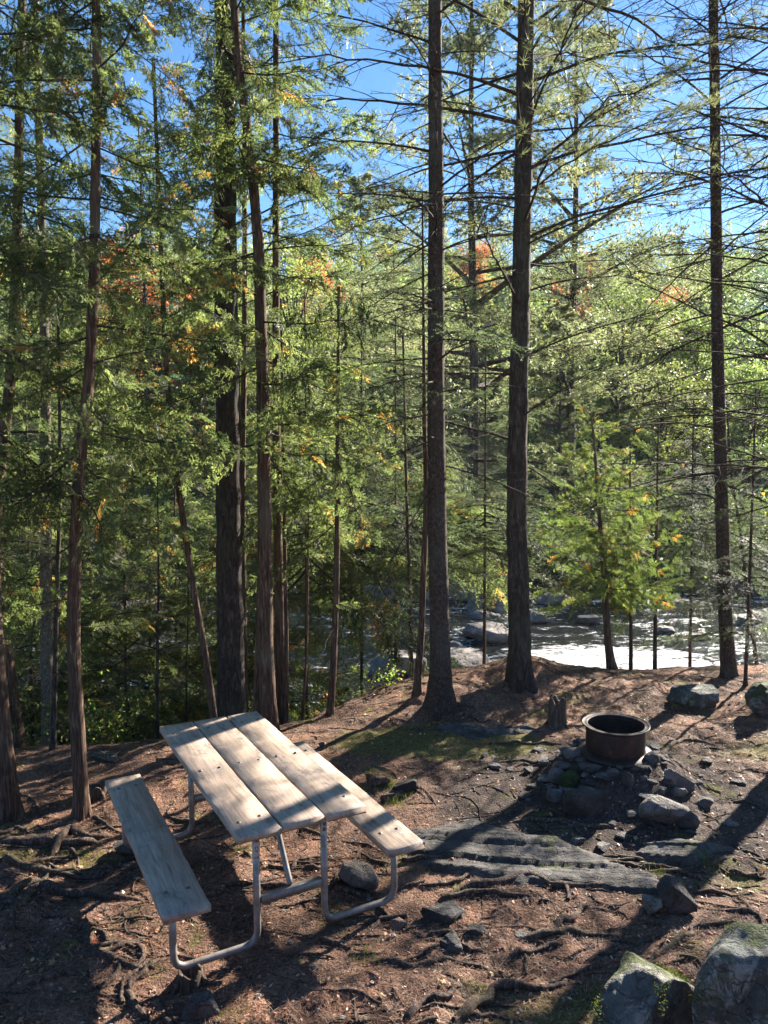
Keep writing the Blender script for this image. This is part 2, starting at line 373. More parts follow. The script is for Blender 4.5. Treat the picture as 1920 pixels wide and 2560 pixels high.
def ob(name, me, parent=None, loc=(0, 0, 0), rot=(0, 0, 0), scale=None, **props):
    o = bpy.data.objects.new(name, me); COL.objects.link(o); o.location = loc; o.rotation_euler = rot
    if scale is not None: o.scale = scale if hasattr(scale, '__len__') else (scale,)*3
    if parent: o.parent = parent
    for k, v in props.items(): o[k] = v
    return o
def thing(name, label, cat, loc=(0, 0, 0), rz=0, group=None, me=None):
    o = bpy.data.objects.new(name, me); COL.objects.link(o); o.location = loc; o.rotation_euler = (0, 0, rz)
    o['label'] = label; o['category'] = cat
    if group: o['group'] = group
    return o
class Geo:
    """accumulates triangles/quads as numpy chunks"""
    def __init__(s): s.V = []; s.T = []; s.Q = []; s.mt = []; s.mq = []; s.tt = []; s.tq = []; s.n = 0; s.st = []; s.sq = []
    def add(s, V, Tr=None, Qd=None, m=0, tint=0., smooth=False):
        V = np.asarray(V, float).reshape(-1, 3); s.V.append(V)
        if Tr is not None and len(Tr):
            Tr = np.asarray(Tr)+s.n; s.T.append(Tr); s.mt.append(np.full(len(Tr), m)); s.st.append(np.full(len(Tr), smooth))
            s.tt.append(np.broadcast_to(tint, (len(Tr),)) if np.ndim(tint) else np.full(len(Tr), tint))
        if Qd is not None and len(Qd):
            Qd = np.asarray(Qd)+s.n; s.Q.append(Qd); s.mq.append(np.full(len(Qd), m)); s.sq.append(np.full(len(Qd), smooth))
            s.tq.append(np.broadcast_to(tint, (len(Qd),)) if np.ndim(tint) else np.full(len(Qd), tint))
        s.n += len(V)
    def mesh(s, name, mats):
        F = []; mi = []; tt = []; sm_ = []
        if s.T: F.append(np.concatenate(s.T)); mi += s.mt; tt += s.tt; sm_ += s.st
        if s.Q: F.append(np.concatenate(s.Q)); mi += s.mq; tt += s.tq; sm_ += s.sq
        return mk(name, np.concatenate(s.V), F, mats, np.concatenate(mi), np.concatenate(tt), np.concatenate(sm_))
    def tube(s, P, Rr, sides=5, m=0, smooth=True, cap=False, noise=0., rng=None, ref=None):
        P = np.asarray(P, float); n = len(P); Rr = np.broadcast_to(Rr, (n,))
        D = np.gradient(P, axis=0); D /= np.linalg.norm(D, axis=1)[:, None]+1e-9
        if ref is None: ref = np.array([0, 0, 1.]) if abs(D[:, 2]).mean() < .8 else np.array([0, 1., 0])
        ref = np.array(ref, float)
        U = np.cross(D, ref); U /= np.linalg.norm(U, axis=1)[:, None]+1e-9; W_ = np.cross(U, D)
        a = np.arange(sides)*2*np.pi/sides
        rr = Rr[:, None]*np.ones((n, sides))
        if noise and rng is not None: rr = rr*(1+noise*(rng.random((n, sides))-.5))
        V = P[:, None]+rr[..., None]*(np.cos(a)[None, :, None]*U[:, None]+np.sin(a)[None, :, None]*W_[:, None])
        i = np.arange(n-1)[:, None]*sides; j = np.arange(sides)[None]; k = (j+1) % sides
        Q = np.stack([i+j, i+k, i+k+sides, i+j+sides], -1).reshape(-1, 4)
        V = V.reshape(-1, 3); Tr = None
        if cap:
            V = np.concatenate([V, P[:1], P[-1:]]); c0, c1 = n*sides, n*sides+1; jj = np.arange(sides); kk = (jj+1) % sides
            Tr = np.concatenate([np.stack([kk, jj, np.full(sides, c0)], -1), np.stack([jj+(n-1)*sides, kk+(n-1)*sides, np.full(sides, c1)], -1)])
        s.add(V, Tr, Q, m, 0., smooth)
def nrm(v): return v/(np.linalg.norm(v, axis=-1, keepdims=True)+1e-9)
def spline(pts, n):
    """Catmull-Rom through pts, n samples"""
    P = np.asarray(pts, float); k = len(P)
    if k == 2: t = np.linspace(0, 1, n)[:, None]; return P[0]*(1-t)+P[1]*t
    E = np.vstack([2*P[0]-P[1], P, 2*P[-1]-P[-2]]); out = []
    for u in np.linspace(0, k-1-1e-6, n):
        i = int(u); t = u-i; a, b, c, d = E[i:i+4]
        out.append(.5*((2*b)+(-a+c)*t+(2*a-5*b+4*c-d)*t*t+(-a+3*b-3*c+d)*t**3))
    return np.array(out)

# ------------------------------------------------------------------ ground sheet
def graded(a, b, step, lo, hi, g=1.09):
    c = list(np.arange(a, b+1e-6, step)); s = step; x = a; L = []
    while x > lo: s *= g; x -= s; L.append(x)
    s = step; x = b; Rr = []
    while x < hi: s *= g; x += s; Rr.append(x)
    return np.array(L[::-1]+c+Rr)
gx = graded(-4.2, 4.6, .022, -400, 400); gy = graded(2.2, 9.6, .022, -12, 420)
XX, YY = np.meshgrid(gx, gy); ZZ = H(XX, YY)
nx, ny = len(gx), len(gy)
idx = np.arange(nx*ny).reshape(ny, nx)
Q = np.stack([idx[:-1, :-1], idx[:-1, 1:], idx[1:, 1:], idx[1:, :-1]], -1).reshape(-1, 4)
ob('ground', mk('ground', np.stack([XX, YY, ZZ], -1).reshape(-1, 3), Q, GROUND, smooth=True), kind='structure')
# river
rx = graded(-6, 14, .12, -90, 90, 1.06); ry = np.arange(8.5, 34, .12)
XX, YY = np.meshgrid(rx, ry)
rapid = np.exp(-((XX-6.5)/6)**2-((YY-15)/5)**2)
ZZ = WATER + (.02+.11*rapid)*fbm(XX*.9, YY*1.8, 4, 33)
idx = np.arange(len(rx)*len(ry)).reshape(len(ry), len(rx))
Q = np.stack([idx[:-1, :-1], idx[:-1, 1:], idx[1:, 1:], idx[1:, :-1]], -1).reshape(-1, 4)
ob('river_water', mk('river_water', np.stack([XX, YY, ZZ], -1).reshape(-1, 3), Q, WATERM, smooth=True), kind='structure')

# ------------------------------------------------------------------ foliage prototypes
def needles(rng, A, B, spacing, length, width, spread=55, flat=.3, m=1, geo=None, diamond=False, tint=None, up=(0, 0, 1), tlo=0., thi=1.):
    """tri/diamond leaves along segments A->B (k,3)"""
    L = np.linalg.norm(B-A, axis=1); cnt = np.maximum(1, (L/spacing).astype(int)); k = np.repeat(np.arange(len(A)), cnt)
    n = len(k); t = rng.random(n); P = A[k]+(B-A)[k]*t[:, None]; D = nrm((B-A)[k]+1e-6)
    upv = (up[k] if np.ndim(up) == 2 else np.broadcast_to(np.array(up, float), (n, 3)))+rng.normal(0, flat, (n, 3)); S = nrm(np.cross(D, upv))*np.where(rng.random(n) < .5, -1, 1)[:, None]
    a = np.radians(spread+rng.normal(0, 12, n))[:, None]
    d = nrm(D*np.cos(a)+S*np.sin(a)+rng.normal(0, flat*.4, (n, 3)))
    wv = nrm(np.cross(d, upv)); l = length*(.7+.6*rng.random(n))[:, None]; ww = width*(.7+.6*rng.random(n))[:, None]
    tn = (np.clip(tint[k]+rng.normal(0, .07, n), 0, 1) if tint is not None else tlo+(thi-tlo)*rng.random(n))
    if diamond:
        V = np.stack([P, P+d*l*.45+wv*ww*.5, P+d*l, P+d*l*.45-wv*ww*.5], 1).reshape(-1, 3)
        i = np.arange(n)*4; geo.add(V, None, np.stack([i, i+1, i+2, i+3], 1), m, tn)
    else:
        V = np.stack([P+wv*ww*.5, P-wv*ww*.5, P+d*l], 1).reshape(-1, 3)
        i = np.arange(n)*3; geo.add(V, np.stack([i, i+1, i+2], 1), None, m, tn)
def prisms(geo, A, B, r0, r1, m=0, sides=3):
    D = nrm(B-A+1e-9); U = nrm(np.cross(D, np.array([.1, .2, 1.]))); W_ = np.cross(U, D); n = len(A)
    a = np.arange(sides)*2*np.pi/sides; c = np.cos(a)[None, :, None]*U[:, None]+np.sin(a)[None, :, None]*W_[:, None]
    r0 = np.broadcast_to(r0, (n,))[:, None, None]; r1 = np.broadcast_to(r1, (n,))[:, None, None]
    V = np.concatenate([A[:, None]+c*r0, B[:, None]+c*r1], 1).reshape(-1, 3)
    b = (np.arange(n)*2*sides)[:, None]; j = np.arange(sides)[None]; k = (j+1) % sides
    geo.add(V, None, np.stack([b+j, b+k, b+k+sides, b+j+sides], -1).reshape(-1, 4), m, 0., False)

def make_branch(kind, seed):
    rng = np.random.default_rng(seed); g = Geo()
    K = dict(cedar=dict(L=1.5, r=.011, sp=.055, sl=.38, ss=.024, tl=.12, droop=.22, rise=.10, a=48, zs=-.16),
             hem=dict(L=1.6, r=.011, sp=.05, sl=.36, ss=.034, tl=.12, droop=.20, rise=.04, a=55, zs=-.08),
             spruce=dict(L=1.5, r=.013, sp=.075, sl=.34, ss=.05, tl=.13, droop=.10, rise=.02, a=52, zs=-.10),
             pine=dict(L=2.6, r=.016, sp=.13, sl=.62, ss=.10, tl=.20, droop=.16, rise=.20, a=48, zs=.06),
             dead=dict(L=1.7, r=.012, sp=.10, sl=.42, ss=.10, tl=.16, droop=.16, rise=.05, a=50, zs=-.06))[kind]
    L = K['L']; n = 16; t = np.linspace(0, 1, n)
    wob = .03*L*(np.cumsum(rng.normal(0, .35, (n, 2)), 0))
    P = np.stack([t*L*.97, wob[:, 0]*t, L*(K['rise']*t-K['droop']*t*t*1.15)+wob[:, 1]*t*.6], 1)
    if kind == 'cedar': P[:, 2] = L*(-.18*t+.16*t**2.2)+wob[:, 1]*t*.6
    if kind == 'pine': P[:, 2] = L*(.30*t-.26*t*t)+wob[:, 1]*t*1.4; P[:, 1] = wob[:, 0]*t*2.0
    g.tube(P, K['r']*(1-.85*t), 5, 0)
    start = dict(cedar=.12, hem=.12, spruce=.22, pine=.32, dead=.15)[kind]
    A1, B1, TN, UP = [], [], [], []; wA, wB, w0, w1 = [], [], [], []
    x = start*L; side = 1
    while x < L*.99:
        tt = x/L; p = np.array([np.interp(tt, t, P[:, i]) for i in range(3)])
        side = -side
        ln = K['sl']*(.35+.65*math.sin(min(1, (1-tt)*1.5+.12)*math.pi/2))*(.6+.55*rng.random())
        if kind in ('pine',) and rng.random() < .12: x += K['sp']; continue
        a = R(K['a']+rng.normal(0, 9)); ns = 5
        d = np.array([math.cos(a), side*math.sin(a), K['zs']+rng.normal(0, .42 if kind == 'cedar' else .16)]); d /= np.linalg.norm(d)
        if kind == 'dead': d = nrm(d+rng.normal(0, .25, 3))
        pts = [p]
        for s in range(ns):
            d = nrm(d+np.array([.06, 0, -.06 if kind in ('cedar', 'hem', 'spruce', 'dead') else .05])+rng.normal(0, .09, 3)); pts.append(pts[-1]+d*ln/ns)
        pts = np.array(pts); r = K['r']*.32
        tb = (1.12 if rng.random() < .045 else rng.random()*.8) if kind == 'cedar' else .5
        un = nrm(np.array([0, 0, 1.])+(rng.normal(0, .75, 3) if kind == 'cedar' else 0.))
        for s in range(ns):
            wA.append(pts[s]); wB.append(pts[s+1]); w0.append(r*(1-s/ns*.7)); w1.append(r*(1-(s+1)/ns*.7))
            A1.append(pts[s]); B1.append(pts[s+1]); TN.append(tb); UP.append(un)
        # tertiary
        y = .15*ln; s2 = 1
        while y < ln*.97:
            u = y/ln; q = np.array([np.interp(u, np.linspace(0, 1, ns+1), pts[:, i]) for i in range(3)])
            s2 = -s2; tl = K['tl']*(.35+.65*(1-u))*(.6+.6*rng.random())
            dd = nrm(pts[min(ns, int(u*ns)+1)]-pts[int(u*ns)])
            nn = nrm(np.cross(dd, (un if kind == 'cedar' else np.array([0, 0, 1.]))+rng.normal(0, .12 if kind == 'cedar' else .35, 3)))*s2
            d3 = nrm(dd*.75+nn*.72+np.array([0, 0, -.22 if kind == 'cedar' else 0])+rng.normal(0, .12, 3)); e = q+d3*tl
            wA.append(q); wB.append(e); w0.append(r*.5); w1.append(r*.25); A1.append(q); B1.append(e); TN.append(np.clip(tb+rng.normal(0, .10), 0, 1.1)); UP.append(un)
            y += K['ss']*(.7+.6*rng.random())
        x += K['sp']*(.6+.8*rng.random())
    A1 = np.array(A1); B1 = np.array(B1); TN = np.array(TN)
    prisms(g, np.array(wA), np.array(wB), np.maximum(np.array(w0), .0011), np.maximum(np.array(w1), .0009), 0)
    if kind == 'cedar':
        needles(rng, A1, B1, .0048, .026, .0080, 34, .16, 1, g, True, np.where(TN > 1, .97, TN*.86), up=np.array(UP))
    elif kind == 'hem': needles(rng, A1, B1, .0062, .020, .0068, 65, .25, 1, g, False, None)
    elif kind == 'spruce':
        keep = rng.random(len(A1)) < .75; needles(rng, A1[keep], B1[keep], .0065, .018, .0036, 52, .9, 1, g, False, None)
    elif kind == 'pine':
        tips = B1[(np.linalg.norm(B1-A1, axis=1) > .05)]; tips = tips[rng.random(len(tips)) < .8]
        dirs = nrm((B1-A1))[(np.linalg.norm(B1-A1, axis=1) > .05)][:len(tips)]
        k = 22; n_ = len(tips)*k; C = np.repeat(tips, k, 0); Dd = np.repeat(dirs, k, 0)
        C = C-Dd*(rng.random((n_, 1))*.05)
        d = nrm(Dd*.75+rng.normal(0, .6, (n_, 3))+[0, 0, .12]); wv = nrm(np.cross(d, rng.normal(0, 1, (n_, 3))))
        l = .085*(.7+.6*rng.random((n_, 1))); V = np.stack([C+wv*.0022, C-wv*.0022, C+d*l], 1).reshape(-1, 3)
        i = np.arange(n_)*3; g.add(V, np.stack([i, i+1, i+2], 1), None, 1, np.repeat(rng.random(len(tips)), k)*.6+rng.random(n_)*.4)
    return g
PROTO = {}
LM = dict(cedar=CEDAR_L, hem=HEM_L, spruce=SPR_L, pine=PINE_L, dead=TWIG)
for kd, nv in (('cedar', 5), ('hem', 5), ('spruce', 4), ('pine', 5), ('dead', 4)):
    PROTO[kd] = [make_branch(kd, 100+i*7+zlib.crc32(kd.encode()) % 50).mesh('branch_'+kd, [TWIG, LM[kd]]) for i in range(nv)]
yl = []
for m in PROTO['cedar']:
    c = m.copy(); c.materials[1] = CEDAR_Y; yl.append(c)
PROTO['cedary'] = yl

# ------------------------------------------------------------------ trees
def trunk_mesh(path, r0, r1, mats, seed, flare=.5, sides=18, lump=.08, step=.1, under=.35):
    """path: local points base first; radius tapers r0->r1"""
    rng = np.random.default_rng(seed)
    path = np.asarray(path, float); Ltot = path[-1, 2]-path[0, 2]
    n = max(6, int(Ltot/step)); n = min(n, 130); P = spline(path, n)
    if under: P = np.vstack([P[0]-[0, 0, under], P[0]-[0, 0, under*.4], P])
    n = len(P); z = P[:, 2]-path[0, 2]; t = np.clip(z/Ltot, 0, 1)
    r = r0+(r1-r0)*t**.85
    a = np.arange(sides)*2*np.pi/sides; ph = rng.random(3)*6
    A, Zz = np.meshgrid(a, z)
    fl = flare*np.exp(-np.clip(Zz, 0, None)/(r0*1.9))*(.55+.45*np.sin(A*4+ph[0])+.3*np.sin(A*7+ph[1]))
    fl = np.where(Zz < 0, fl*1.25, fl)
    nn = n2(A*2.2/1.0*np.ones_like(Zz)+seed, Zz*3.0/(.25+r0), seed)-.5
    nn2 = n2(np.mod(A*6, 37)+seed*3, Zz*2.2, seed+9)-.5
    rr = r[:, None]*(1+np.clip(fl, -.1, 2)+lump*nn*1.6+lump*nn2)
    V = np.stack([P[:, 0:1]+rr*np.cos(A), P[:, 1:2]+rr*np.sin(A), P[:, 2:3]*np.ones_like(A)], -1)
    i = np.arange(n-1)[:, None]*sides; j = np.arange(sides)[None]; k = (j+1) % sides
    Qd = np.stack([i+j, i+k, i+k+sides, i+j+sides], -1).reshape(-1, 4)
    return mk('trunk', V.reshape(-1, 3), Qd, mats, smooth=True), P
SUNV = np.array([math.sin(SUN_AZ)*math.cos(SUN_EL), math.cos(SUN_AZ)*math.cos(SUN_EL), math.sin(SUN_EL)])
# gaps in the canopy: where the sun reaches the table, the needle bank and the front sprays
GAPS = [(-1.35, 5.25, .75, .75, .04), (-.8, 4.6, .75, .45, .25), (-2.35, 4.9, .1, .7, .08), (-2.9, 6.2, .1, .7, .2), (-1.35, 3.6, 0, .5, .2), (.4, 6.9, 0, 1.0, .25),
        (-.7, 7.0, 2.2, 1.1, .15), (-.2, 7.3, 1.2, .8, .15), (-2.5, 6.8, 2.8, 1.0, .2), (-3.2, 6.6, 1.4, .8, .2), (-1.6, 7.8, 4.0, 1.0, .3), (-.9, 7.3, 3.8, 1.0, .3), (.2, 9.5, 1.6, 1.1, .3), (2.9, 9.5, 1.8, 1.0, .1), (-2.2, 8.5, 1.0, .9, .25)]
GC = np.array([g_[:3] for g_ in GAPS]); GR_ = np.array([g_[3] for g_ in GAPS]); GP_ = np.array([g_[4] for g_ in GAPS])
def blocked(P, rng):
    for p in P:
        d = p[None]-GC; a = d@SUNV; r = np.linalg.norm(d-a[:, None]*SUNV, axis=1)
        m = (a > GR_+.3) & (r < GR_)
        if m.any() and rng.random() > GP_[m].min()**.5: return True
    return False
def near_tree(label, px_path, bark, w0, top_h, w1, specs, cat='tree', name='tree', group=None, y=None, seed=1, flare=.5, lump=.08, twin=None):
    """px_path: source pixels up the trunk, base first. y given: base hidden, stands at that depth"""
    rng = np.random.default_rng(seed)
    if y is None: b = G(*px_path[0]); y = b[1]
    else: b = at_y(px_path[0][0], px_path[0][1], y); b[2] = float(H(b[0], y))
    base = np.array([b[0], y, float(H(b[0], y))])
    pts = [np.zeros(3)]
    for p in px_path[1:]:
        q = at_y(p[0], p[1], y); q = q-base
        if q[2] > pts[-1][2]+.15: pts.append(np.array([q[0], 0, q[2]]))
    last = pts[-1]; d = nrm(pts[-1]-pts[-2]) if len(pts) > 1 else np.array([0, 0, 1.])
    if last[2] < top_h-.5: pts.append(last+np.array([d[0]*.5*(top_h-last[2]), 0, top_h-last[2]]))
    sc = y/F_PX*.5
    me, P = trunk_mesh(pts, w0*sc, w1*sc, bark, seed, flare, lump=lump)
    root = thing(name, label, cat, base, 0, group)
    ob('trunk', me, root)
    if twin:
        me2, _ = trunk_mesh([np.array([twin[0], .05, -.2])]+[np.array([twin[0]*(1-u)*1.0, .05*(1-u), u*twin[1]]) for u in (.33, .66, 1.)], w0*sc*.62, w0*sc*.3, bark, seed+5, .3, lump=lump)
        ob('trunk', me2, root)
    Ht = P[-1, 2]
    for s in specs:
        kinds = s['k'] if isinstance(s['k'], (list, tuple)) else [s['k']]
        nB = s['n']; zs = np.linspace(s['z'][0], s['z'][1], nB)+rng.normal(0, .06, nB)
        az = rng.random()*360
        for i, z in enumerate(zs):
            if z > Ht-.05: continue
            u = (z-s['z'][0])/max(.01, s['z'][1]-s['z'][0]); kd = kinds[rng.integers(len(kinds))]
            if 'az' in s: a = rng.uniform(*s['az'])
            else: az += 137.5+rng.normal(0, 18); a = az
            l0, l1 = s['len']; sc_ = (l0+(l1-l0)*u)*(.72+.5*rng.random())
            e0, e1 = s.get('el', (0, 0)); el = e0+(e1-e0)*u+rng.normal(0, 16 if 'cedar' in kd else (14 if kd == 'dead' else 8))
            base_L = dict(cedar=1.5, cedary=1.5, hem=1.6, spruce=1.5, pine=2.6, dead=1.7)[kd]
            hd = np.array([math.cos(R(a))*math.cos(R(el)), math.sin(R(a))*math.cos(R(el)), math.sin(R(el))])
            o3 = base+np.array([np.interp(z, P[:, 2], P[:, 0]), np.interp(z, P[:, 2], P[:, 1]), z])
            if kd not in ('dead', 'cedary') and blocked([o3+hd*sc_*q_ for q_ in (.45, .8)], rng): continue
            f = sc_/base_L; m = PROTO[kd][rng.integers(len(PROTO[kd]))]
            pl = [np.interp(z, P[:, 2], P[:, c]) for c in (0, 1)]
            fz = f*rng.uniform(.85, 1.1)
            ob('branch', m, root, (pl[0], pl[1], z), (R(rng.normal(0, 50 if 'cedar' in kd else 16)), -R(el), R(a)), (f, fz*rng.choice([-1, 1]), fz))
    return root

# -------- front trees
def dn(z0, z1, n, l=(1.2, .8), az=None, el=(-5, 10)):
    d = dict(k='dead', z=(z0, z1), n=n, len=l, el=el)
    if az: d['az'] = az
    return d
near_tree('tall cedar with reddish trunk standing alone left of the bench', [(206, 2042), (192, 1800), (184, 1600), (190, 1330), (205, 1100), (222, 950), (234, 700), (239, 400), (240, 0)], BARK_CEDAR, 38, 12, 5,
    [dict(k='cedar', z=(2.3, 8.0), n=58, len=(1.15, 1.0), el=(-12, 4)), dict(k=['cedar', 'dead'], z=(1.5, 2.4), n=7, len=(.8, 1.), el=(-15, -5)), dict(k='cedar', z=(8, 11.5), n=16, len=(1.1, .5), el=(0, 15))], seed=11, name='cedar_tree')
near_tree('cedar trunk cut by the left edge of the photo, in front of its neighbour', [(22, 2045), (5, 1850), (-15, 1600), (-30, 1200), (-40, 400)], BARK_CEDAR, 54, 12, 10,
    [dict(k='cedar', z=(2.2, 7.5), n=44, len=(1.5, 1.2), el=(-12, 4))], seed=12, name='cedar_tree')
near_tree('cedar near the left edge with a leaning brown trunk, behind the edge cedar', [(48, 1900), (32, 1760), (18, 1650), (5, 1550), (-10, 1300), (30, 900), (45, 500), (50, 150), (55, -100)], BARK_CEDAR, 36, 11, 10,
    [dict(k=['cedar', 'hem'], z=(1.8, 9), n=66, len=(1.5, 1.1), el=(-12, 5))], seed=13, name='cedar_tree', y=7.2)
near_tree('pale barked tree beside a thin black trunk, left of the red cedar', [(122, 1870), (118, 1700), (116, 1560), (115, 1300), (112, 900), (100, 400)], BARK_PALE, 34, 11, 8,
    [dict(k='hem', z=(1.8, 9), n=46, len=(1.5, .9), el=(-8, 4))], seed=14, y=7.6)
near_tree('thin nearly black dead trunk between the pale tree and the red cedar', [(133, 1885), (137, 1700), (142, 1500), (148, 1300), (150, 1150)], BARK_PINE, 15, 4.5, 5, [dn(.8, 4, 14, (.5, .4))], seed=15, y=6.9, name='dead_tree')
near_tree('thin dark trunk leaning left, left of the thick pine', [(540, 1800), (515, 1650), (485, 1480), (458, 1300), (440, 1180), (428, 1100), (415, 900), (405, 700)], BARK_CEDAR, 20, 6.5, 8,
    [dict(k='cedar', z=(2.6, 6.4), n=26, len=(1.0, .6), el=(-10, 10)), dn(1.2, 3, 8, (.5, .4))], seed=16, y=7.4, name='cedar_tree')
near_tree('thick dark furrowed pine trunk directly behind the picnic table', [(582, 1795), (576, 1500), (572, 1200), (568, 900), (562, 500), (563, 0)], BARK_PINE, 74, 16, 24,
    [dict(k=['dead', 'cedar'], z=(5, 8.5), n=10, len=(1.6, 1.6), el=(-5, 15)), dict(k='pine', z=(8.5, 15), n=22, len=(3.0, 2.0), el=(5, 25))], seed=17, y=7.9, name='pine_tree', lump=.10)
near_tree('narrow brown trunk close on the right side of the thick pine', [(612, 1790), (608, 1600), (606, 1400), (606, 1200), (610, 900), (612, 600)], BARK_CEDAR, 22, 9, 8,
    [dict(k='cedar', z=(2.8, 8), n=26, len=(1.1, .7), el=(-10, 5))], seed=18, y=8.4, name='cedar_tree')
near_tree('twin stemmed cedar with fibrous tan trunk at the table end', [(672, 1800), (664, 1600), (662, 1400), (660, 1200), (657, 1000), (652, 800), (645, 600), (625, 380), (600, 180), (585, 0)], BARK_CEDAR, 44, 12, 4,
    [dict(k='cedar', z=(2.6, 8.5), n=72, len=(1.45, 1.15), el=(-14, 2)), dict(k='cedar', z=(1.7, 3.2), n=16, len=(1.2, 1.4), el=(-18, -8), az=(-50, 70)), dict(k='cedar', z=(8.5, 11.6), n=14, len=(1.0, .6), el=(0, 15))], seed=19, y=7.3, name='cedar_tree', twin=(-.13, 2.6))
near_tree('slim straight cedar rising behind the right side of the twin stemmed cedar', [(704, 1790), (698, 1500), (692, 1200), (690, 800), (690, 400), (689, 0)], BARK_CEDAR, 26, 11, 9,
    [dict(k='cedar', z=(2.4, 9.0), n=60, len=(1.5, 1.0), el=(-14, 4))], seed=20, y=8.3, name='cedar_tree')
near_tree('small tree with a bare thin trunk, first right of the twin cedar', [(716, 1790), (716, 1600), (713, 1450), (711, 1300)], BARK_CEDAR, 13, 4.6, 5,
    [dict(k='cedar', z=(1.9, 4.5), n=20, len=(.9, .4), el=(-14, 8)), dn(.7, 2, 5, (.4, .4))], seed=21, y=8.0, name='young_cedar')
near_tree('very thin dark sapling stem at the foot of the sunny leaves', [(755, 1785), (764, 1680), (768, 1560)], BARK_CEDAR, 8, 3.0, 3,
    [dict(k='cedar', z=(1.2, 2.9), n=14, len=(.7, .35), el=(-5, 10))], seed=22, y=7.9, name='sapling')
near_tree('short cedar with a snapped branch stub, on the needle covered slope', [(825, 1785), (832, 1690), (836, 1600), (838, 1550), (842, 1400)], BARK_CEDAR, 19, 4.4, 7,
    [dict(k='cedar', z=(1.7, 4.3), n=30, len=(1.2, .5), el=(-12, 4)), dn(.9, 1.9, 5, (.6, .5))], seed=23, name='young_cedar')
near_tree('reddish brown trunk just left of the large spruce trunk', [(1042, 1738), (1052, 1600), (1060, 1400), (1065, 1250), (1062, 1100), (1060, 950)], BARK_CEDAR, 20, 5.2, 4,
    [dict(k=['hem'], z=(1.9, 5.1), n=34, len=(1.4, .8), el=(-10, 6))], seed=24, name='young_hemlock')
near_tree('thin stem between the snapped cedar and the large spruce', [(1030, 1700), (1026, 1560), (1022, 1400), (1018, 1300)], BARK_CEDAR, 11, 4.5, 5,
    [dict(k='hem', z=(1.8, 4.4), n=22, len=(1.1, .5), el=(-10, 6))], seed=25, y=9.6, name='young_hemlock')
near_tree('large straight spruce trunk standing mid photo on the needle bank', [(1102, 1772), (1100, 1600), (1093, 1300), (1090, 1000), (1090, 700), (1090, 400), (1087, 0)], BARK_SPRUCE, 55, 15, 10,
    [dict(k=['hem', 'spruce'], z=(2.0, 4.0), n=14, len=(1.3, 1.5), el=(-14, -2)), dn(2.2, 5.5, 26, (1.4, 1.5), el=(-8, 10)), dict(k=['spruce', 'dead', 'dead'], z=(4.0, 9.0), n=34, len=(1.5, 1.4), el=(-4, 15)), dict(k='spruce', z=(9.0, 14.5), n=40, len=(1.4, .6), el=(5, 20))], seed=26, name='spruce_tree', flare=.75)
near_tree('large pine trunk behind the stump, leaning slightly right toward its top', [(1303, 1712), (1296, 1500), (1292, 1250), (1296, 1000), (1303, 700), (1310, 350), (1316, 0)], BARK_PINE, 56, 17, 18,
    [dn(2.4, 6, 16, (1.8, 2.2), el=(5, 15)), dict(k=['dead', 'pine', 'pine'], z=(4.6, 7.8), n=32, len=(2.6, 3.0), el=(0, 10)), dict(k='pine', z=(7.8, 16.5), n=44, len=(3.0, 1.4), el=(4, 28)), dict(k='hem', z=(2.2, 2.9), n=6, len=(1.0, 1.0), el=(-10, -5), az=(180, 360))], seed=27, name='pine_tree', flare=.7, lump=.1)
near_tree('slim dark spruce trunk on the right behind the boulder', [(1822, 1720), (1810, 1450), (1800, 1100), (1793, 800), (1790, 500), (1786, 150), (1784, 0)], BARK_SPRUCE, 36, 14, 13,
    [dn(2.2, 8.5, 44, (1.8, 1.6), el=(0, 22)), dict(k=['spruce', 'hem'], z=(1.8, 3.4), n=9, len=(1.2, 1.2), el=(-10, 0)), dict(k=['pine', 'dead'], z=(5.4, 8), n=8, len=(2.0, 1.8), el=(0, 10)), dict(k='spruce', z=(8.5, 13.5), n=34, len=(1.4, .6), el=(10, 20))], seed=28, name='spruce_tree', y=9.0)
# bare limbs reach in from the right; unseen leafy boughs added to cast dapple
near_tree('bare limbed spruce just beyond the right edge, its twigs reaching in', [(2060, 1900), (2060, 1400), (2058, 800), (2058, 0)], BARK_SPRUCE, 60, 14, 22,
    [dn(2.2, 9.0, 66, (2.1, 2.2), az=(95, 265), el=(-4, 26)), dict(k=['hem', 'spruce'], z=(2.4, 8.5), n=60, len=(1.9, 1.3), el=(-8, 15), az=(-100, 70)), dict(k=['spruce'], z=(4.4, 9), n=18, len=(1.6, 1.6), el=(0, 20), az=(110, 250)), dict(k='spruce', z=(9, 13.5), n=24, len=(1.5, .6), el=(10, 20))], seed=29, y=7.2, name='spruce_tree')
near_tree('young cedar with yellow and orange leaves between pine and right spruce', [(1529, 1722), (1520, 1600), (1508, 1400), (1495, 1250), (1485, 1100), (1478, 1040)], BARK_CEDAR, 22, 3.35, 5,
    [dict(k='cedary', z=(.95, 3.3), n=80, len=(1.0, .28), el=(-10, 15)), dn(.3, 1.1, 7, (.5, .7))], seed=30, name='young_cedar', y=9.5)
near_tree('thin straight sapling trunk just right of the yellowing cedar', [(1577, 1692), (1577, 1550), (1575, 1400)], BARK_CEDAR, 11, 3.2, 4,
    [dict(k='cedary', z=(1.0, 3.1), n=20, len=(.75, .3), el=(-8, 12))], seed=31, name='sapling', y=10.2)
near_tree('thin sapling with sunlit edge between yellowing cedar and boulder', [(1637, 1695), (1638, 1560), (1640, 1420)], BARK_CEDAR, 11, 3.4, 4,
    [dict(k='cedary', z=(1.1, 3.3), n=20, len=(.8, .3), el=(-8, 12))], seed=32, name='sapling', y=10.0)
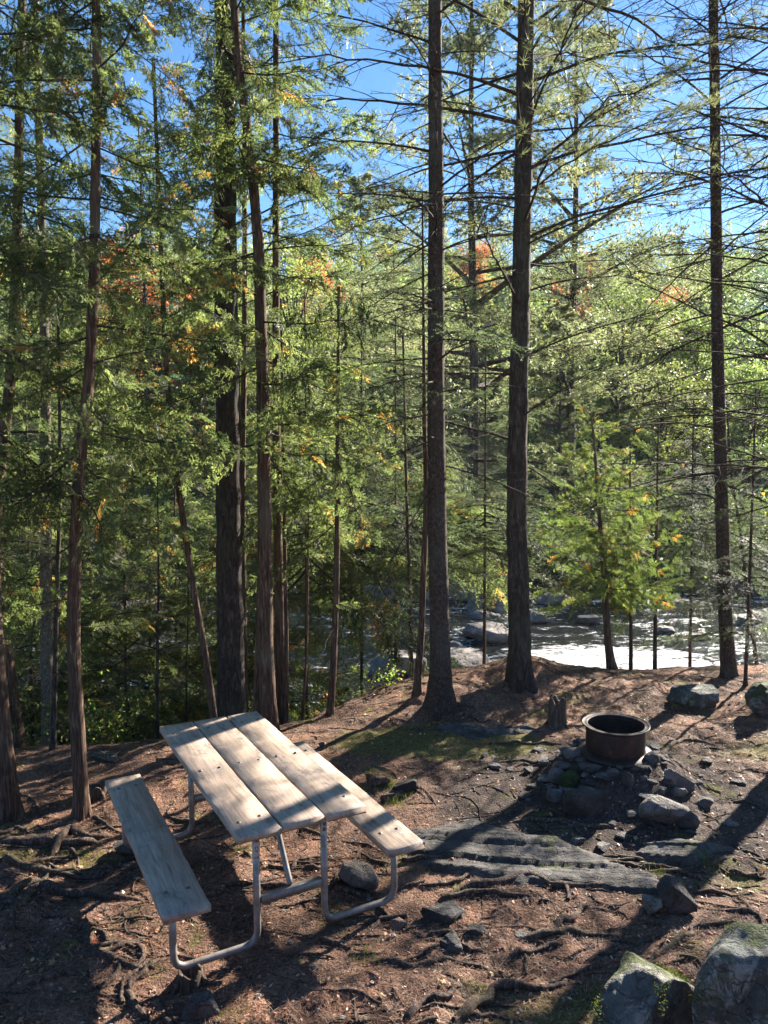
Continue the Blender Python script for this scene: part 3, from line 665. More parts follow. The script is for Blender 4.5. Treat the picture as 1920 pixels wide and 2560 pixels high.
near_tree('thin black hemlock sapling left of the table with layered twigs', [(392, 1835), (393, 1700), (395, 1550), (396, 1420)], BARK_PINE, 9, 3.4, 3,
    [dict(k='hem', z=(.7, 3.3), n=30, len=(1.05, .3), el=(-4, 6))], seed=33, y=8.0, name='hemlock_sapling')
near_tree('small hemlock sapling behind the far left table corner', [(462, 1790), (466, 1700), (470, 1560)], BARK_PINE, 7, 2.8, 3,
    [dict(k='hem', z=(.5, 2.7), n=22, len=(.85, .25), el=(-4, 6))], seed=34, y=8.8, name='hemlock_sapling')
near_tree('young hemlock with drooping green sprays at the right edge', [(1862, 1750), (1866, 1640), (1872, 1500)], BARK_SPRUCE, 10, 3.4, 4,
    [dict(k='hem', z=(.5, 3.3), n=36, len=(1.25, .3), el=(-10, 4))], seed=35, y=8.6, name='young_hemlock')
near_tree('leaning young hemlock behind the slim right spruce', [(1905, 1700), (1870, 1500), (1850, 1320), (1830, 1200)], BARK_SPRUCE, 12, 4.4, 4,
    [dict(k='hem', z=(1.0, 4.2), n=34, len=(1.4, .4), el=(-10, 4))], seed=36, y=11, name='young_hemlock')
# trees standing down the slope
SL = [
 (60, 9.6, 9, 'hem', 'dense hemlock at the far left, down the bank behind the cedars', 90),
 (300, 10.4, 7.0, 'cedar', 'leafy cedar down the bank between red cedar and thick pine', 84),
 (430, 11.6, 6.8, 'cedar', 'cedar down the bank whose leaves fill the gap left of the thick pine', 80),
 (760, 9.6, 6.4, 'cedar', 'sunlit cedar with bright leaves right of the twin stemmed cedar', 84),
 (900, 10.4, 6.6, 'hem', 'dark hemlock with layered sprays left of the large spruce', 110),
 (985, 11.6, 7.2, 'hem', 'hemlock seen behind the left side of the large spruce', 110),
 (1210, 11.8, 6.2, 'hem', 'pale lit hemlock between the large spruce and the large pine', 96),
 (1730, 12.5, 5.6, 'hem', 'light green hemlock behind the slim right spruce, over the rapids', 84),
 (200, 12.5, 7.2, 'hem', 'tall hemlock seen behind the red trunked cedar', 84),
 (-60, 8.4, 9.8, 'cedar', 'cedar outside the left edge whose sprays hang into the photo', 84),
 (560, 12.4, 6.8, 'hem', 'hemlock hidden behind the thick pine, its sprays showing on both sides', 84),
 (660, 11.0, 6.4, 'cedar', 'cedar down the bank directly behind the twin stemmed cedar', 80),
 (365, 13.2, 5.5, 'hem', 'low young hemlock at the water edge left of the leaning trunk', 60),
 (1075, 13.5, 5.6, 'cedar', 'sunlit cedar at the water behind the large spruce', 80),
 (120, 11.0, 5.2, 'cedar', 'low cedar by the water behind the pale barked tree', 60),
]
for i, (px, y, ht, kd, lab, nb) in enumerate(SL):
    b = at_y(px, 1500, y); zb = float(H(b[0], y)); zmin = 1.0 if px < 700 else 1.5
    if y > 9 and px > 700: zmin = max(zmin, 1.2-zb)
    near_tree(lab, [(px, 1500), (px+4, 1000)], BARK_CEDAR if kd == 'cedar' else BARK_SPRUCE, 11, ht, 3,
        [dict(k=kd, z=(zmin, ht-.15), n=nb, len=(2.0, .4), el=(-14, 12))], seed=60+i, y=y, name='cedar_tree' if kd == 'cedar' else 'hemlock_tree')

# ------------------------------------------------------------------ background trees (whole crown prototypes)
def crown(kind, seed, dense=1.0):
    """unit-ish tree: height 10 m. returns crown geo, trunk radius"""
    rng = np.random.default_rng(seed); g = Geo(); Hh = 10.
    if kind in ('pine', 'conifer'):
        nb = int((46 if kind == 'pine' else 90)*dense); A, B, w_ = [], [], []; TN = []
        for i in range(nb):
            u = (i+.5)/nb; z = Hh*(.18+.80*u) if kind == 'pine' else Hh*(.08+.9*u)
            mx = (2.3 if kind == 'pine' else 1.55); ln = mx*(1-u)**.75*(.65+.5*rng.random())+.18
            if kind == 'pine' and rng.random() < .12: ln *= 1.3
            a = i*2.4+rng.normal(0, .3); el = R((14 if kind == 'pine' else -12)+rng.normal(0, 6)+u*22)
            d = np.array([math.cos(a)*math.cos(el), math.sin(a)*math.cos(el), math.sin(el)])
            P0 = np.array([0, 0, z]); tt = np.linspace(0, 1, 6)[:, None]
            P = P0+d*ln*tt+np.array([0, 0, (-.10 if kind == 'pine' else -.18)*ln])*tt**2
            A += list(P[:-1]); B += list(P[1:]); w_ += list(.022*ln*(1-np.linspace(0, .8, 5)))
            lat = np.array([-math.sin(a), math.cos(a), 0]); tnt = rng.random()
            for k in range(9):
                s = .25+.75*(k+1)/9; p = P0+d*ln*s+np.array([0, 0, -.1*ln*s*s]); sd_ = 1 if k % 2 else -1
                q = p+(lat*sd_*.85+d*.55+np.array([0, 0, rng.normal(0, .18)]))*ln*.42*(1.15-s*.7); A.append(p); B.append(q); w_.append(.006); TN.append((p, q, tnt))
        A = np.array(A); B = np.array(B); w_ = np.array(w_); prisms(g, A, B, w_, w_*.7)
        PA = np.array([x[0] for x in TN]); PB = np.array([x[1] for x in TN]); tn = np.array([x[2] for x in TN])
        if kind == 'pine':
            k = 16; m_ = len(PA); C = np.repeat(PA, k, 0)+np.repeat(PB-PA, k, 0)*rng.random((m_*k, 1))+rng.normal(0, .06, (m_*k, 3)); q = 14
            C = np.repeat(C, q, 0); n_ = len(C); d = nrm(rng.normal(0, 1, (n_, 3))+[0, 0, .3]); wv = nrm(np.cross(d, rng.normal(0, 1, (n_, 3))))
            l = .062*(.7+.6*rng.random((n_, 1))); V = np.stack([C+wv*.0065, C-wv*.0065, C+d*l], 1).reshape(-1, 3)
            tn_ = np.clip(np.repeat(tn, k*q)*.5+rng.random(n_)*.5, 0, 1)
            ii = np.arange(n_)*3; g.add(V, np.stack([ii, ii+1, ii+2], 1), None, 1, tn_)
        else:
            needles(rng, PA, PB, .010, .085, .034, 55, .45, 1, g, False, tn)
    else:
        # deciduous: clusters of leaves on a scatter of lobes
        lobes = []; nl = 26
        for i in range(nl):
            u = rng.random(); z = Hh*(.30+.64*u); rmax = 3.1*math.sin(math.pi*min(1, (u*.8+.16)))**.7; a = rng.random()*6.28; rr = rmax*math.sqrt(rng.random())
            lobes.append((rr*math.cos(a), rr*math.sin(a), z, .55+.6*rng.random()))
        for (x, y, z, r) in lobes:
            P = spline([(0, 0, z*.55), (x*.45, y*.45, z*.75), (x, y, z)], 6); g.tube(P, np.linspace(.07, .015, 6), 4, 0)
            ncl = int(26*dense)
            c = nrm(rng.normal(0, 1, (ncl, 3)))*r*(.45+.65*rng.random((ncl, 1)))*[1.15, 1.15, .8]+[x, y, z]
            q = 14; C = np.repeat(c, q, 0)+rng.normal(0, .13, (ncl*q, 3)); n_ = len(C)
            nv = nrm(rng.normal(0, .8, (n_, 3))+[0, 0, .8]); d = nrm(np.cross(nv, rng.normal(0, 1, (n_, 3)))); wv = np.cross(nv, d)
            l = .12*(.7+.6*rng.random((n_, 1))); V = np.stack([C-d*l*.5, C+wv*l*.42, C+d*l*.5, C-wv*l*.42], 1).reshape(-1, 3)
            ii = np.arange(n_)*4; g.add(V, None, np.stack([ii, ii+1, ii+2, ii+3], 1), 1, np.clip(np.repeat(rng.random(ncl), q)*.6+rng.random(n_)*.4, 0, 1))
    return g
CG = dict(pine=[crown('pine', 1), crown('pine', 2), crown('pine', 3)], conifer=[crown('conifer', 4), crown('conifer', 5)], broad=[crown('broad', 6), crown('broad', 7), crown('broad', 8)])
def fol(base, mt): return [g.mesh('crown', [TWIG, mt]) for g in CG[base]]
BLUE_L = leaf_mat('fir_needle_bluish', [(0, (.03, .055, .035)), (.6, (.05, .08, .05)), (1, (.08, .11, .07))], T, .4, .45, .4)
CR = dict(pine=fol('pine', PINE_L), conifer=fol('conifer', HEM_L), fir=fol('conifer', BLUE_L), green=fol('broad', MAP_G), yellow=fol('broad', MAP_Y), orange=fol('broad', MAP_O))
tb = trunk_mesh([(0, 0, 0), (.05, .03, 3), (-.04, .05, 6), (0, 0, 9.6)], .17, .03, BARK_PINE, 77, .3, sides=10, step=.4)[0]
tp = trunk_mesh([(0, 0, 0), (.1, .03, 3), (-.1, .05, 6), (0, 0, 8.6)], .15, .03, BARK_PALE, 78, .3, sides=10, step=.4)[0]
def bg_tree(kind, px, top, dist, label, wide=1.0, group=None, seed=0, name=None):
    rng = np.random.default_rng(seed+int(px)*3+int(dist)); b = at_y(px, top, dist); x = b[0]; z0 = float(H(x, dist)); h = (b[2]-z0)/10.
    root = thing(name or dict(pine='pine_tree', conifer='hemlock_tree', fir='fir_tree', green='maple_tree', yellow='birch_tree', orange='maple_tree')[kind], label, 'tree', (x, dist, z0), rng.random()*6.28, group)
    hw = h*wide if wide != 1.0 else h
    ob('trunk', tp if kind in ('yellow',) else tb, root, scale=(h*.6, h*.6, h)); ob('crown', CR[kind][rng.integers(len(CR[kind]))], root, scale=(hw, hw, h))
    return root
BG = [
 ('pine', 1180, -260, 26.5, 'tall pale green pine across the river, seen between the two large trunks', 1.25),
 ('pine', 1440, -120, 28.5, 'tall pale green pine across the river, right of the large pine trunk', 1.0),
 ('pine', 1400, 760, 27.0, 'lower pale green pine leaning over the far bank right of the pine trunk', 1.5),
 ('green', 1560, 715, 40, 'big round bright green maple across the river on the right', 1.15),
 ('green', 1745, 790, 42, 'bright green maple across the river behind the slim right spruce', 1.0),
 ('yellow', 1660, 900, 36, 'low yellow green tree at the water in front of the big green maple', 1.2),
 ('orange', 1672, 715, 58, 'small orange maple on the hillside above the big green maple', .9),
 ('orange', 1185, 610, 70, 'orange maple on the skyline between the two large trunks', .9),
 ('orange', 300, 590, 44, 'large orange red maple glowing behind the red trunked cedar', 1.1),
 ('orange', 385, 690, 41, 'lower orange maple right of the large orange red one', 1.0),
 ('yellow', 255, 820, 37, 'yellow leaved tree under the orange maples', 1.2),
 ('fir', 345, 265, 38, 'tall pointed blue green conifer against the sky, left of the thick pine', 1.0),
 ('yellow', 470, 640, 46, 'yellow green tree just left of the thick pine trunk', 1.1),
 ('yellow', 730, 600, 48, 'yellow green tree on the hill right of the twin stemmed cedar', 1.1),
 ('orange', 790, 640, 60, 'small orange maple far behind the sunny cedar leaves', .8),
 ('pine', 900, 430, 40, 'far pine rising left of the large spruce trunk', 1.2),
 ('pine', 985, 560, 50, 'distant pine seen just left of the large spruce trunk', 1.3),
 ('yellow', 840, 900, 34, 'yellow green tree on the far bank left of the large spruce', 1.2),
 ('fir', 1240, 640, 62, 'dark blue green fir on the hill just left of the large pine trunk', 1.0),
 ('fir', 1390, 560, 84, 'dark fir on the skyline right of the large pine trunk', 1.2),
 ('fir', 1500, 590, 80, 'second dark fir on the skyline above the big green maple', 1.3),
 ('pine', 1600, 600, 90, 'skyline pine in the middle of the right hand gap', 1.3),
 ('pine', 1700, 600, 84, 'skyline pine left of the slim right spruce', 1.3),
 ('conifer', 1480, 1090, 30, 'dark hemlock standing low on the far bank behind the yellowing cedar', 1.3),
 ('conifer', 1620, 1120, 31, 'dark hemlock standing low on the far bank over the rapids', 1.3),
 ('conifer', 1230, 1150, 29, 'dark hemlock on the far bank above the pink river rocks', 1.3),
 ('green', 1880, 900, 34, 'green maple across the river at the right edge', 1.1),
 ('conifer', 1770, 1160, 30, 'hemlock on the far bank behind the slim right spruce', 1.3),
 ('green', 70, 560, 36, 'green maple across the river at the left edge', 1.1),
 ('green', 160, 760, 32, 'green maple on the far bank left of the red trunked cedar', 1.1),
 ('conifer', 520, 1080, 29, 'hemlock on the far bank left of the thick pine', 1.4),
 ('conifer', 330, 1120, 30, 'hemlock on the far bank between red cedar and leaning trunk', 1.4),
 ('yellow', 620, 930, 33, 'yellow green tree on the far bank behind the thick pine', 1.2),
 ('conifer', 780, 1120, 29, 'hemlock on the far bank behind the sunlit cedar', 1.4),
 ('conifer', 960, 1130, 30, 'hemlock on the far bank left of the large spruce', 1.4),
 ('conifer', 80, 1130, 28, 'hemlock on the far bank at the left edge', 1.4),
]
for i, (kd, px, top, ds, lab, wd) in enumerate(BG): bg_tree(kd, px, top, ds, lab, wd, seed=i)
# far hillside wood, one mass
def far_wood():
    rng = np.random.default_rng(5); g = Geo(); mats = [PINE_L, BLUE_L, MAP_G, MAP_Y, MAP_O, HEM_L]
    pts = []
    for ring_y in np.arange(43, 132, 4.6):
        half = ring_y*.58+6
        for x in np.arange(-half, half, 4.3+ring_y*.012): pts.append((x+rng.normal(0, 1.4), ring_y+rng.normal(0, 1.4)))
    for (x, y) in pts:
        k = ['pine', 'pine', 'fir', 'hem', 'green', 'yellow', 'pine', 'green'][rng.choice(8)]
        if rng.random() < .02: k = 'orange'
        mi = dict(pine=0, fir=1, green=2, yellow=3, orange=4, hem=5)[k]; z0 = float(H(x, y)); n = int(1500*min(1, 70/y))
        if k in ('pine', 'fir', 'hem'):
            h = rng.uniform(8.5, 13); u = rng.random(n)**.85; rad = (2.5 if k == 'pine' else 1.9)*(1-u)**.8*(h/10)+.12
            nb_ = 40; br = rng.integers(0, nb_, n); az = br*2.4+rng.normal(0, .28, n); u = (u*.25+.75*(br+.5)/nb_); u = np.clip(u, 0, .995)
            rad = (2.6 if k == 'pine' else 2.0)*(1-u)**.75*(h/10)*(.7+.5*np.sin(br*1.7)**2)+.1; rr = rad*np.sqrt(rng.random(n)); zz = h*(.06+.94*u)+rr*(.25 if k == 'pine' else -.28)+rng.normal(0, .09, n)
            C = np.stack([x+rr*np.cos(az), y+rr*np.sin(az), z0+zz], 1); sz = .15 if k == 'pine' else .14; asp = .26; tn = np.clip((np.sin(br*5.1)*.5+.5)*.5+rng.random(n)*.5, 0, 1)
        else:
            h = rng.uniform(6.5, 10); ncl = 60; c = nrm(rng.normal(0, 1, (ncl, 3)))*(.35+.65*rng.random((ncl, 1)))*[h*.30, h*.30, h*.36]+[x, y, z0+h*.60]
            q = rng.integers(0, ncl, n); C = c[q]+rng.normal(0, .36, (n, 3)); sz = .17; asp = .7; tn = np.clip(rng.random(ncl)[q]*.6+rng.random(n)*.4, 0, 1)
        nv = nrm(rng.normal(0, .8, (n, 3))+[0, 0, .6]); d = nrm(np.cross(nv, rng.normal(0, 1, (n, 3)))); wv = np.cross(nv, d); l = sz*(.6+.8*rng.random((n, 1)))*(1+.006*(y-45))
        V = np.stack([C-d*l, C+wv*l*asp, C+d*l, C-wv*l*asp], 1).reshape(-1, 3); ii = np.arange(n)*4
        g.add(V, None, np.stack([ii, ii+1, ii+2, ii+3], 1), mi, tn)
    ob('hillside_wood', g.mesh('hillside_wood', mats), kind='stuff', label='mixed green and autumn wood covering the hill across the river')
far_wood()
# shrubs along both banks (stuff) : leaf scatter
def bank_shrubs():
    rng = np.random.default_rng(9); g = Geo(); C = []
    for i in range(170):
        x = rng.uniform(-22, 24); y = 25.6+rng.normal(0, .9)+rng.random()*3.; z = float(H(x, y)); r = rng.uniform(.5, 1.2)
        if z < WATER: continue
        c = nrm(rng.normal(0, 1, (60, 3)))*r*(.4+.6*rng.random((60, 1)))*[1.3, 1.3, 1.]+[x, y, z+r*.6]; C.append(np.repeat(c, 10, 0)+rng.normal(0, .12, (600, 3)))
    C = np.concatenate(C); n_ = len(C); nv = nrm(rng.normal(0, .8, (n_, 3))+[0, 0, .8]); d = nrm(np.cross(nv, rng.normal(0, 1, (n_, 3)))); wv = np.cross(nv, d)
    l = .11*(.6+.7*rng.random((n_, 1))); V = np.stack([C-d*l*.5, C+wv*l*.4, C+d*l*.5, C-wv*l*.4], 1).reshape(-1, 3)
    ii = np.arange(n_)*4; g.add(V, None, np.stack([ii, ii+1, ii+2, ii+3], 1), 0, rng.random(n_))
    ob('bank_shrubs', g.mesh('bank_shrubs', [MAP_G]), kind='stuff', label='low green bushes crowding the far river bank')
    g = Geo(); C = []
    for i in range(40):
        x = rng.uniform(-6.5, 6.5); e = float(edge(x)); y = e+rng.uniform(.0, 1.8); z = float(H(x, y)); r = rng.uniform(.12, .32)*(1.4 if x < 0 else .8)
        if x > .3 and rng.random() < .6: continue
        c = nrm(rng.normal(0, 1, (34, 3)))*r*(.3+.7*rng.random((34, 1)))+[x, y, z+r*.8]; C.append(np.repeat(c, 6, 0)+rng.normal(0, .035, (204, 3)))
    C = np.concatenate(C); n_ = len(C); nv = nrm(rng.normal(0, .8, (n_, 3))+[0, 0, .8]); d = nrm(np.cross(nv, rng.normal(0, 1, (n_, 3)))); wv = np.cross(nv, d)
    l = .032*(.6+.8*rng.random((n_, 1))); V = np.stack([C-d*l*.5, C+wv*l*.3, C+d*l*.5, C-wv*l*.3], 1).reshape(-1, 3)
    ii = np.arange(n_)*4; g.add(V, None, np.stack([ii, ii+1, ii+2, ii+3], 1), 0, rng.random(n_))
    ob('undergrowth', g.mesh('undergrowth', [SHRUB_L]), kind='stuff', label='leafy undergrowth on the near bank below the campsite')
bank_shrubs()

# ------------------------------------------------------------------ rocks
_ico = {}
def ico(sub):
    if sub in _ico: return _ico[sub]
    import bmesh
    bm = bmesh.new(); bmesh.ops.create_icosphere(bm, subdivisions=sub, radius=1); bm.verts.ensure_lookup_table()
    V = np.array([v.co[:] for v in bm.verts]); Fc = np.array([[v.index for v in f.verts] for f in bm.faces]); bm.free()
    _ico[sub] = (V, Fc); return _ico[sub]
def rock_mesh(seed, size, sub=4, angular=.6, rough=.12, planes=9, strata=0):
    rng = np.random.default_rng(seed); V, Fc = ico(sub); V = V.copy()
    for i in range(planes):
        nv = nrm(rng.normal(0, 1, 3)); 
        if i == 0: nv = nrm(np.array([0, 0, 1.])+rng.normal(0, .15, 3))
        dd = rng.uniform(.42, .78) if angular > .65 else (rng.uniform(.5, .85) if angular > .3 else rng.uniform(.8, .95)); pr = V@nv; over = np.clip(pr-dd, 0, None); V = V-nv[None]*(over*(.5+.5*angular if angular < .65 else .97))[:, None]
    off = rng.random(3)*50
    V = V*(1+rough*(.35 if angular > .65 else 1.)*(n3(V*1.6+off, seed)-.5)*2+rough*.5*(n3(V*4+off, seed+1)-.5)*2+rough*.22*(n3(V*10+off, seed+2)-.5)*2)[:, None]
    if strata:
        z = V[:, 2]; q = np.round(z*strata)/strata; V[:, :2] *= (1+.10*(n2(q*9+.5, q*0, seed)-.5)*2)[:, None]; V[:, 2] = z*.5+q*.5
    V = V*np.array(size)[None]*.5
    return V, Fc
def rock(label, px, py, w_px, h_px, depth=.8, m=None, seed=1, rz=0., sub=4, angular=.6, rough=.12, sink=.25, group=None, name='stone', cat='stone', tilt=(0, 0), y=None, lift=0., strata=0, z=None, hz=None):
    """(px,py): pixel of the rock's centre-bottom; w_px/h_px its pixel size"""
    b = G(px, py) if z is None else Wp(px, py, z); d = np.dot(b-CAMP, FWD); w_ = w_px/F_PX*d; h_ = hz if hz else h_px/F_PX*d/math.cos(.33)
    V, Fc = rock_mesh(seed, (w_, w_*depth, h_/(1-sink)), sub, angular, rough, strata=strata)
    me = mk('stone', V, Fc, m or ROCK, smooth=True)
    hh = h_/(1-sink); o = thing(name, label, cat, (b[0], b[1]+w_*depth*.25, b[2]+hh*(.5-sink)+lift), rz, group, me)
    o.rotation_euler = (R(tilt[0]), R(tilt[1]), rz)
    return o
rock('lichen grey boulder half sunk at the bank edge left of the right spruce', 1742, 1765, 128, 50, .7, ROCK_MD, 3, .1, 5, .35, .12)
rock('grey boulder cut by the right edge under the hemlock sprays', 1935, 1790, 120, 80, .8, ROCK_MD, 4, .5, 5, .6, .12)
# boulders bottom right
rock('huge dark mossy boulder cut off at the bottom right corner', 1985, 2700, 560, 320, .75, ROCK_MD, 6, .5, 6, .5, .13, sink=.2, name='boulder', cat='boulder')
rock('slanting pale grey rock slab beside the corner boulder, moss on its edge', 1650, 2690, 300, 270, 1.5, ROCK_M, 8, -.55, 6, .7, .10, sink=.2, name='boulder', cat='boulder', tilt=(-15, -28))
rock('dark pointed rock with moss at its foot, right of the long crossing root', 1700, 2290, 120, 90, .8, ROCK_D, 9, .4, 4, .9, .1, tilt=(0, 20), name='boulder', cat='boulder')
rock('small mossy stone leaning on the dark pointed rock', 1632, 2290, 62, 50, .8, ROCK_M, 10, .2, 4, .8)
# stones around the fire ring
FS = [
 ('smooth round grey stone on the left of the fire mound', (710, 552), 84, 56, .8, ROCK, .1, 0),
 ('large angular dark stone leaning at the front of the fire mound', (850, 712), 226, 150, .45, ROCK_D, 1., 0),
 ('large flat topped grey block at the front right of the fire mound', (1215, 752), 262, 130, .5, ROCK, .8, 0),
 ('small stone tucked under the right corner of the flat topped block', (1298, 768), 112, 80, .7, ROCK_D, .8, 0),
 ('long tilted pinkish slab on the right shoulder of the fire mound', (1265, 585), 165, 85, .35, ROCK, 1., 26),
 ('small oblong stone below the tilted pinkish slab', (1256, 616), 92, 40, .5, ROCK, .4, 0),
 ('dark upright chip left of the oblong stone', (1182, 628), 62, 62, .6, ROCK_D, .9, 0),
 ('small upright dark block under the front of the ring', (1030, 575), 56, 78, .7, ROCK_D, .8, 0),
 ('pale small stone under the ring left of the upright block', (965, 522), 60, 36, .7, ROCK, .5, 0),
 ('flat brown slab tucked under the left front of the ring', (868, 508), 115, 46, .5, ROCK_D, .9, 0),
 ('mossy stone at the left foot of the fire mound', (694, 640), 92, 66, .7, ROCK_M, .6, 0),
 ('flat bluish stone lying right of the flat topped block', (1378, 662), 84, 42, .8, ROCK, .8, 0),
 ('rounded stone at the left rear of the fire mound', (782, 450), 84, 48, .7, ROCK, .3, 0),
 ('low rounded stone at the right rear of the fire mound', (1138, 468), 78, 46, .7, ROCK_D, .3, 0),
 ('grey stone between the mossy stone and the large angular one', (772, 618), 66, 36, .7, ROCK, .5, 0),
 ('green mossy clump stone on the left slope of the fire mound', (770, 575), 100, 66, .8, 'MOSS', .2, 0),
 ('pale chip on the mound above the mossy clump', (842, 530), 52, 24, .7, ROCK, .6, 0),
 ('pinkish stone at the upper left of the fire mound', (712, 498), 60, 50, .7, ROCK_R, .6, 0),
 ('small grey chip on the mound right of the upright block', (1100, 545), 34, 24, .7, ROCK, .6, 0),
]
MOSSM = rock_mat('moss_cushion', (.05, .085, .015), (.11, .16, .03), 0, scale=3)
for i, (lab, (cx, cy_), w_, h_, dp, mt, ang, tl) in enumerate(FS):
    rock(lab, 1000+cx*.5545, 1650+cy_*.5545, w_*.5545, h_*.5545, dp, MOSSM if mt == 'MOSS' else mt, 40+i, random.uniform(-.2, .2), 4, ang, .11, .2, 'stones of the fire ring mound', tilt=(0, tl))
# foreground flat stones (crop6 coordinates)
FG = [
 ('grey layered shale slab with moss along its right end', (345, 425), 210, 85, 1.0, SHALE, 5),
 ('small dark grey shale piece right of the layered slab', (468, 468), 84, 52, .8, SHALE, 0),
 ('pinkish grey fan shaped shale slab below the layered slab', (378, 525), 124, 74, .9, SHALE, 4),
 ('red brown triangular stone near the bench tube', (165, 445), 98, 56, .8, 'RED', 0),
 ('flat stone half buried in the needles right of the shale pieces', (665, 482), 70, 32, .9, ROCK, 0),
 ('whitish stone lying on the dark soil by the outcrop', (1033, 203), 34, 20, .8, ROCK_RIV, 0),
 ('pale stone at the right under the long limbs root', (1600, 385), 34, 26, .8, ROCK_RIV, 0),
]
for i, (lab, (cx, cy_), w_, h_, dp, mt, tl) in enumerate(FG):
    rock(lab, 900+cx*.615, 2050+cy_*.615, w_*.615, h_*.615*.72, dp, ROCK_R if mt == 'RED' else mt, 70+i, random.uniform(-.4, .4), 4, .9, .12, .35, strata=5 if mt is SHALE else 0)
rock('grey flat block stone in the dark shade at the bottom, below the bench', 495, 2545, 130, 62, .55, ROCK_D, 90, .12, 4, .9, .06, .3)
rock('rounded grey stone under the right hand bench tube', 900, 2225, 112, 62, .7, ROCK, 91, -.5, 4, .5, .12, .25)
rock('stone block wedged under the far tube of the left bench', 322, 2150, 105, 46, .8, ROCK_D, 92, .1, 4, .8, .1, .2)
# outcrop slabs
def slab(label, poly_px, seed, thick=.09):
    P = np.array([G(*p) for p in poly_px]); c = P.mean(0); rng = np.random.default_rng(seed)
    x0, x1, y0, y1 = P[:, 0].min(), P[:, 0].max(), P[:, 1].min(), P[:, 1].max(); n = 150
    X, Y = np.meshgrid(np.linspace(x0-.15, x1+.15, n), np.linspace(y0-.15, y1+.15, int(n*.6)))
    # signed distance to polygon (convex-ish): min over edges
    d = np.full(X.shape, 1e9); A = P[:, :2]; area = 0
    for i in range(len(A)): area += A[i, 0]*A[(i+1) % len(A), 1]-A[(i+1) % len(A), 0]*A[i, 1]
    s = 1 if area > 0 else -1
    for i in range(len(A)):
        a, b = A[i], A[(i+1) % len(A)]; e = (b-a)/np.linalg.norm(b-a); d = np.minimum(d, s*(e[0]*(Y-a[1])-e[1]*(X-a[0])))
    d = d+.16*fbm(X*3.5, Y*3.5, 3, seed)
    u = (Y-y0)*3.2+(X-x0)*.45
    layer = np.floor(u*3.2+.9*fbm(X*1.6, Y*4, 3, seed+4))/3.2
    top = thick*sm(-.02, .12, d)*(.65+.5*(n2(layer*7.3, layer*0, seed)-.5)*2)
    Z = H(X, Y)-.05 + .05*sm(-.02, .05, d)+top*.8+.028*(ridge(X*1.1+Y*3, Y*11+X*1.5, 3, seed+8)-.4)*sm(-.02, .06, d)+.008*fbm(X*8, Y*30, 2, seed)
    Z = np.where(d < -.02, H(X, Y)-.08, Z)
    ny_, nx_ = X.shape; idx = np.arange(nx_*ny_).reshape(ny_, nx_); Qd = np.stack([idx[:-1, :-1], idx[:-1, 1:], idx[1:, 1:], idx[1:, :-1]], -1).reshape(-1, 4)
    V = np.stack([X-c[0], Y-c[1], Z-c[2]], -1).reshape(-1, 3)
    return thing('rock_outcrop', label, 'rock outcrop', c, 0, None, mk('rock_outcrop', V, Qd, SHALE, smooth=True))
slab('long grey layered rock outcrop level with the soil, right of the bench end', [(975, 2085), (1180, 2038), (1390, 2100), (1640, 2190), (1660, 2238), (1300, 2222), (1080, 2195), (1000, 2150)], 3, .06)
slab('smaller striped rock outcrop in front of the flat topped block', [(1600, 2110), (1690, 2092), (1830, 2108), (1870, 2130), (1740, 2165), (1640, 2165), (1590, 2140)], 5, .06)
slab('low mossy rock hump behind the table, left of the stump', [(1020, 1830), (1150, 1808), (1300, 1812), (1390, 1830), (1330, 1842), (1180, 1850)], 7, .07)

# river rocks
RV = [
 (366, 1818, 150, 62, 'pale ribbed rock in the water left of the table corner'),
 (440, 1668, 250, 62, 'long light rock in the river behind the hemlock sapling'),
 (250, 1650, 120, 50, 'rounded rock in the river right of the red trunked cedar'),
 (70, 1730, 90, 40, 'grey rock in the river by the left edge'),
 (985, 1690, 130, 62, 'tawny rounded rock in dark water left of the large spruce'),
 (1150, 1675, 130, 40, 'low wet rock right of the large spruce trunk'),
 (1140, 1640, 60, 26, 'small wet rock behind the low wet one'),
 (1225, 1605, 110, 42, 'smooth pinkish rock left of the large pine trunk in white water'),
 (1178, 1588, 36, 14, 'tiny rock left of the smooth pinkish one'),
 (1215, 1548, 60, 16, 'flat pale pebble rock in front of the pink ledges'),
 (1240, 1530, 130, 62, 'pink rock ledge low at the far bank left of the pine trunk'),
 (1200, 1502, 100, 40, 'upper pink rock ledge at the far bank left of the pine trunk'),
 (1270, 1478, 90, 36, 'grey ledge above the pink rocks'),
 (1110, 1500, 90, 30, 'grey gravelly rock right behind the large spruce trunk'),
 (1380, 1510, 90, 30, 'grey rock on the far bank right of the pine trunk'),
 (1340, 1560, 70, 30, 'rock in the current just right of the pine trunk'),
 (700, 1500, 170, 50, 'grey rock shelf across the river behind the twin stemmed cedar'),
 (720, 1440, 120, 40, 'higher grey rock across the river behind the twin cedar'),
 (930, 1500, 110, 36, 'pale rock across the river between the cedars and the spruce'),
 (500, 1560, 130, 44, 'brown rock shelf across the river left of the thick pine'),
 (560, 1490, 120, 40, 'grey rock on the far shore behind the thick pine'),
 (330, 1540, 150, 50, 'tan rock on the far shore behind the red trunked cedar'),
 (150, 1520, 130, 46, 'tan rock on the far shore near the pale barked tree'),
 (1660, 1585, 60, 22, 'rock breaking the rapids above the sapling stems'),
 (1760, 1600, 80, 26, 'dark rock in the rapids left of the right spruce'),
 (1480, 1560, 70, 24, 'rock in the rapids behind the yellowing cedar'),
 (1700, 1520, 90, 26, 'far rock at the head of the rapids'),
 (1870, 1560, 80, 30, 'rock in the river at the right edge'),
]
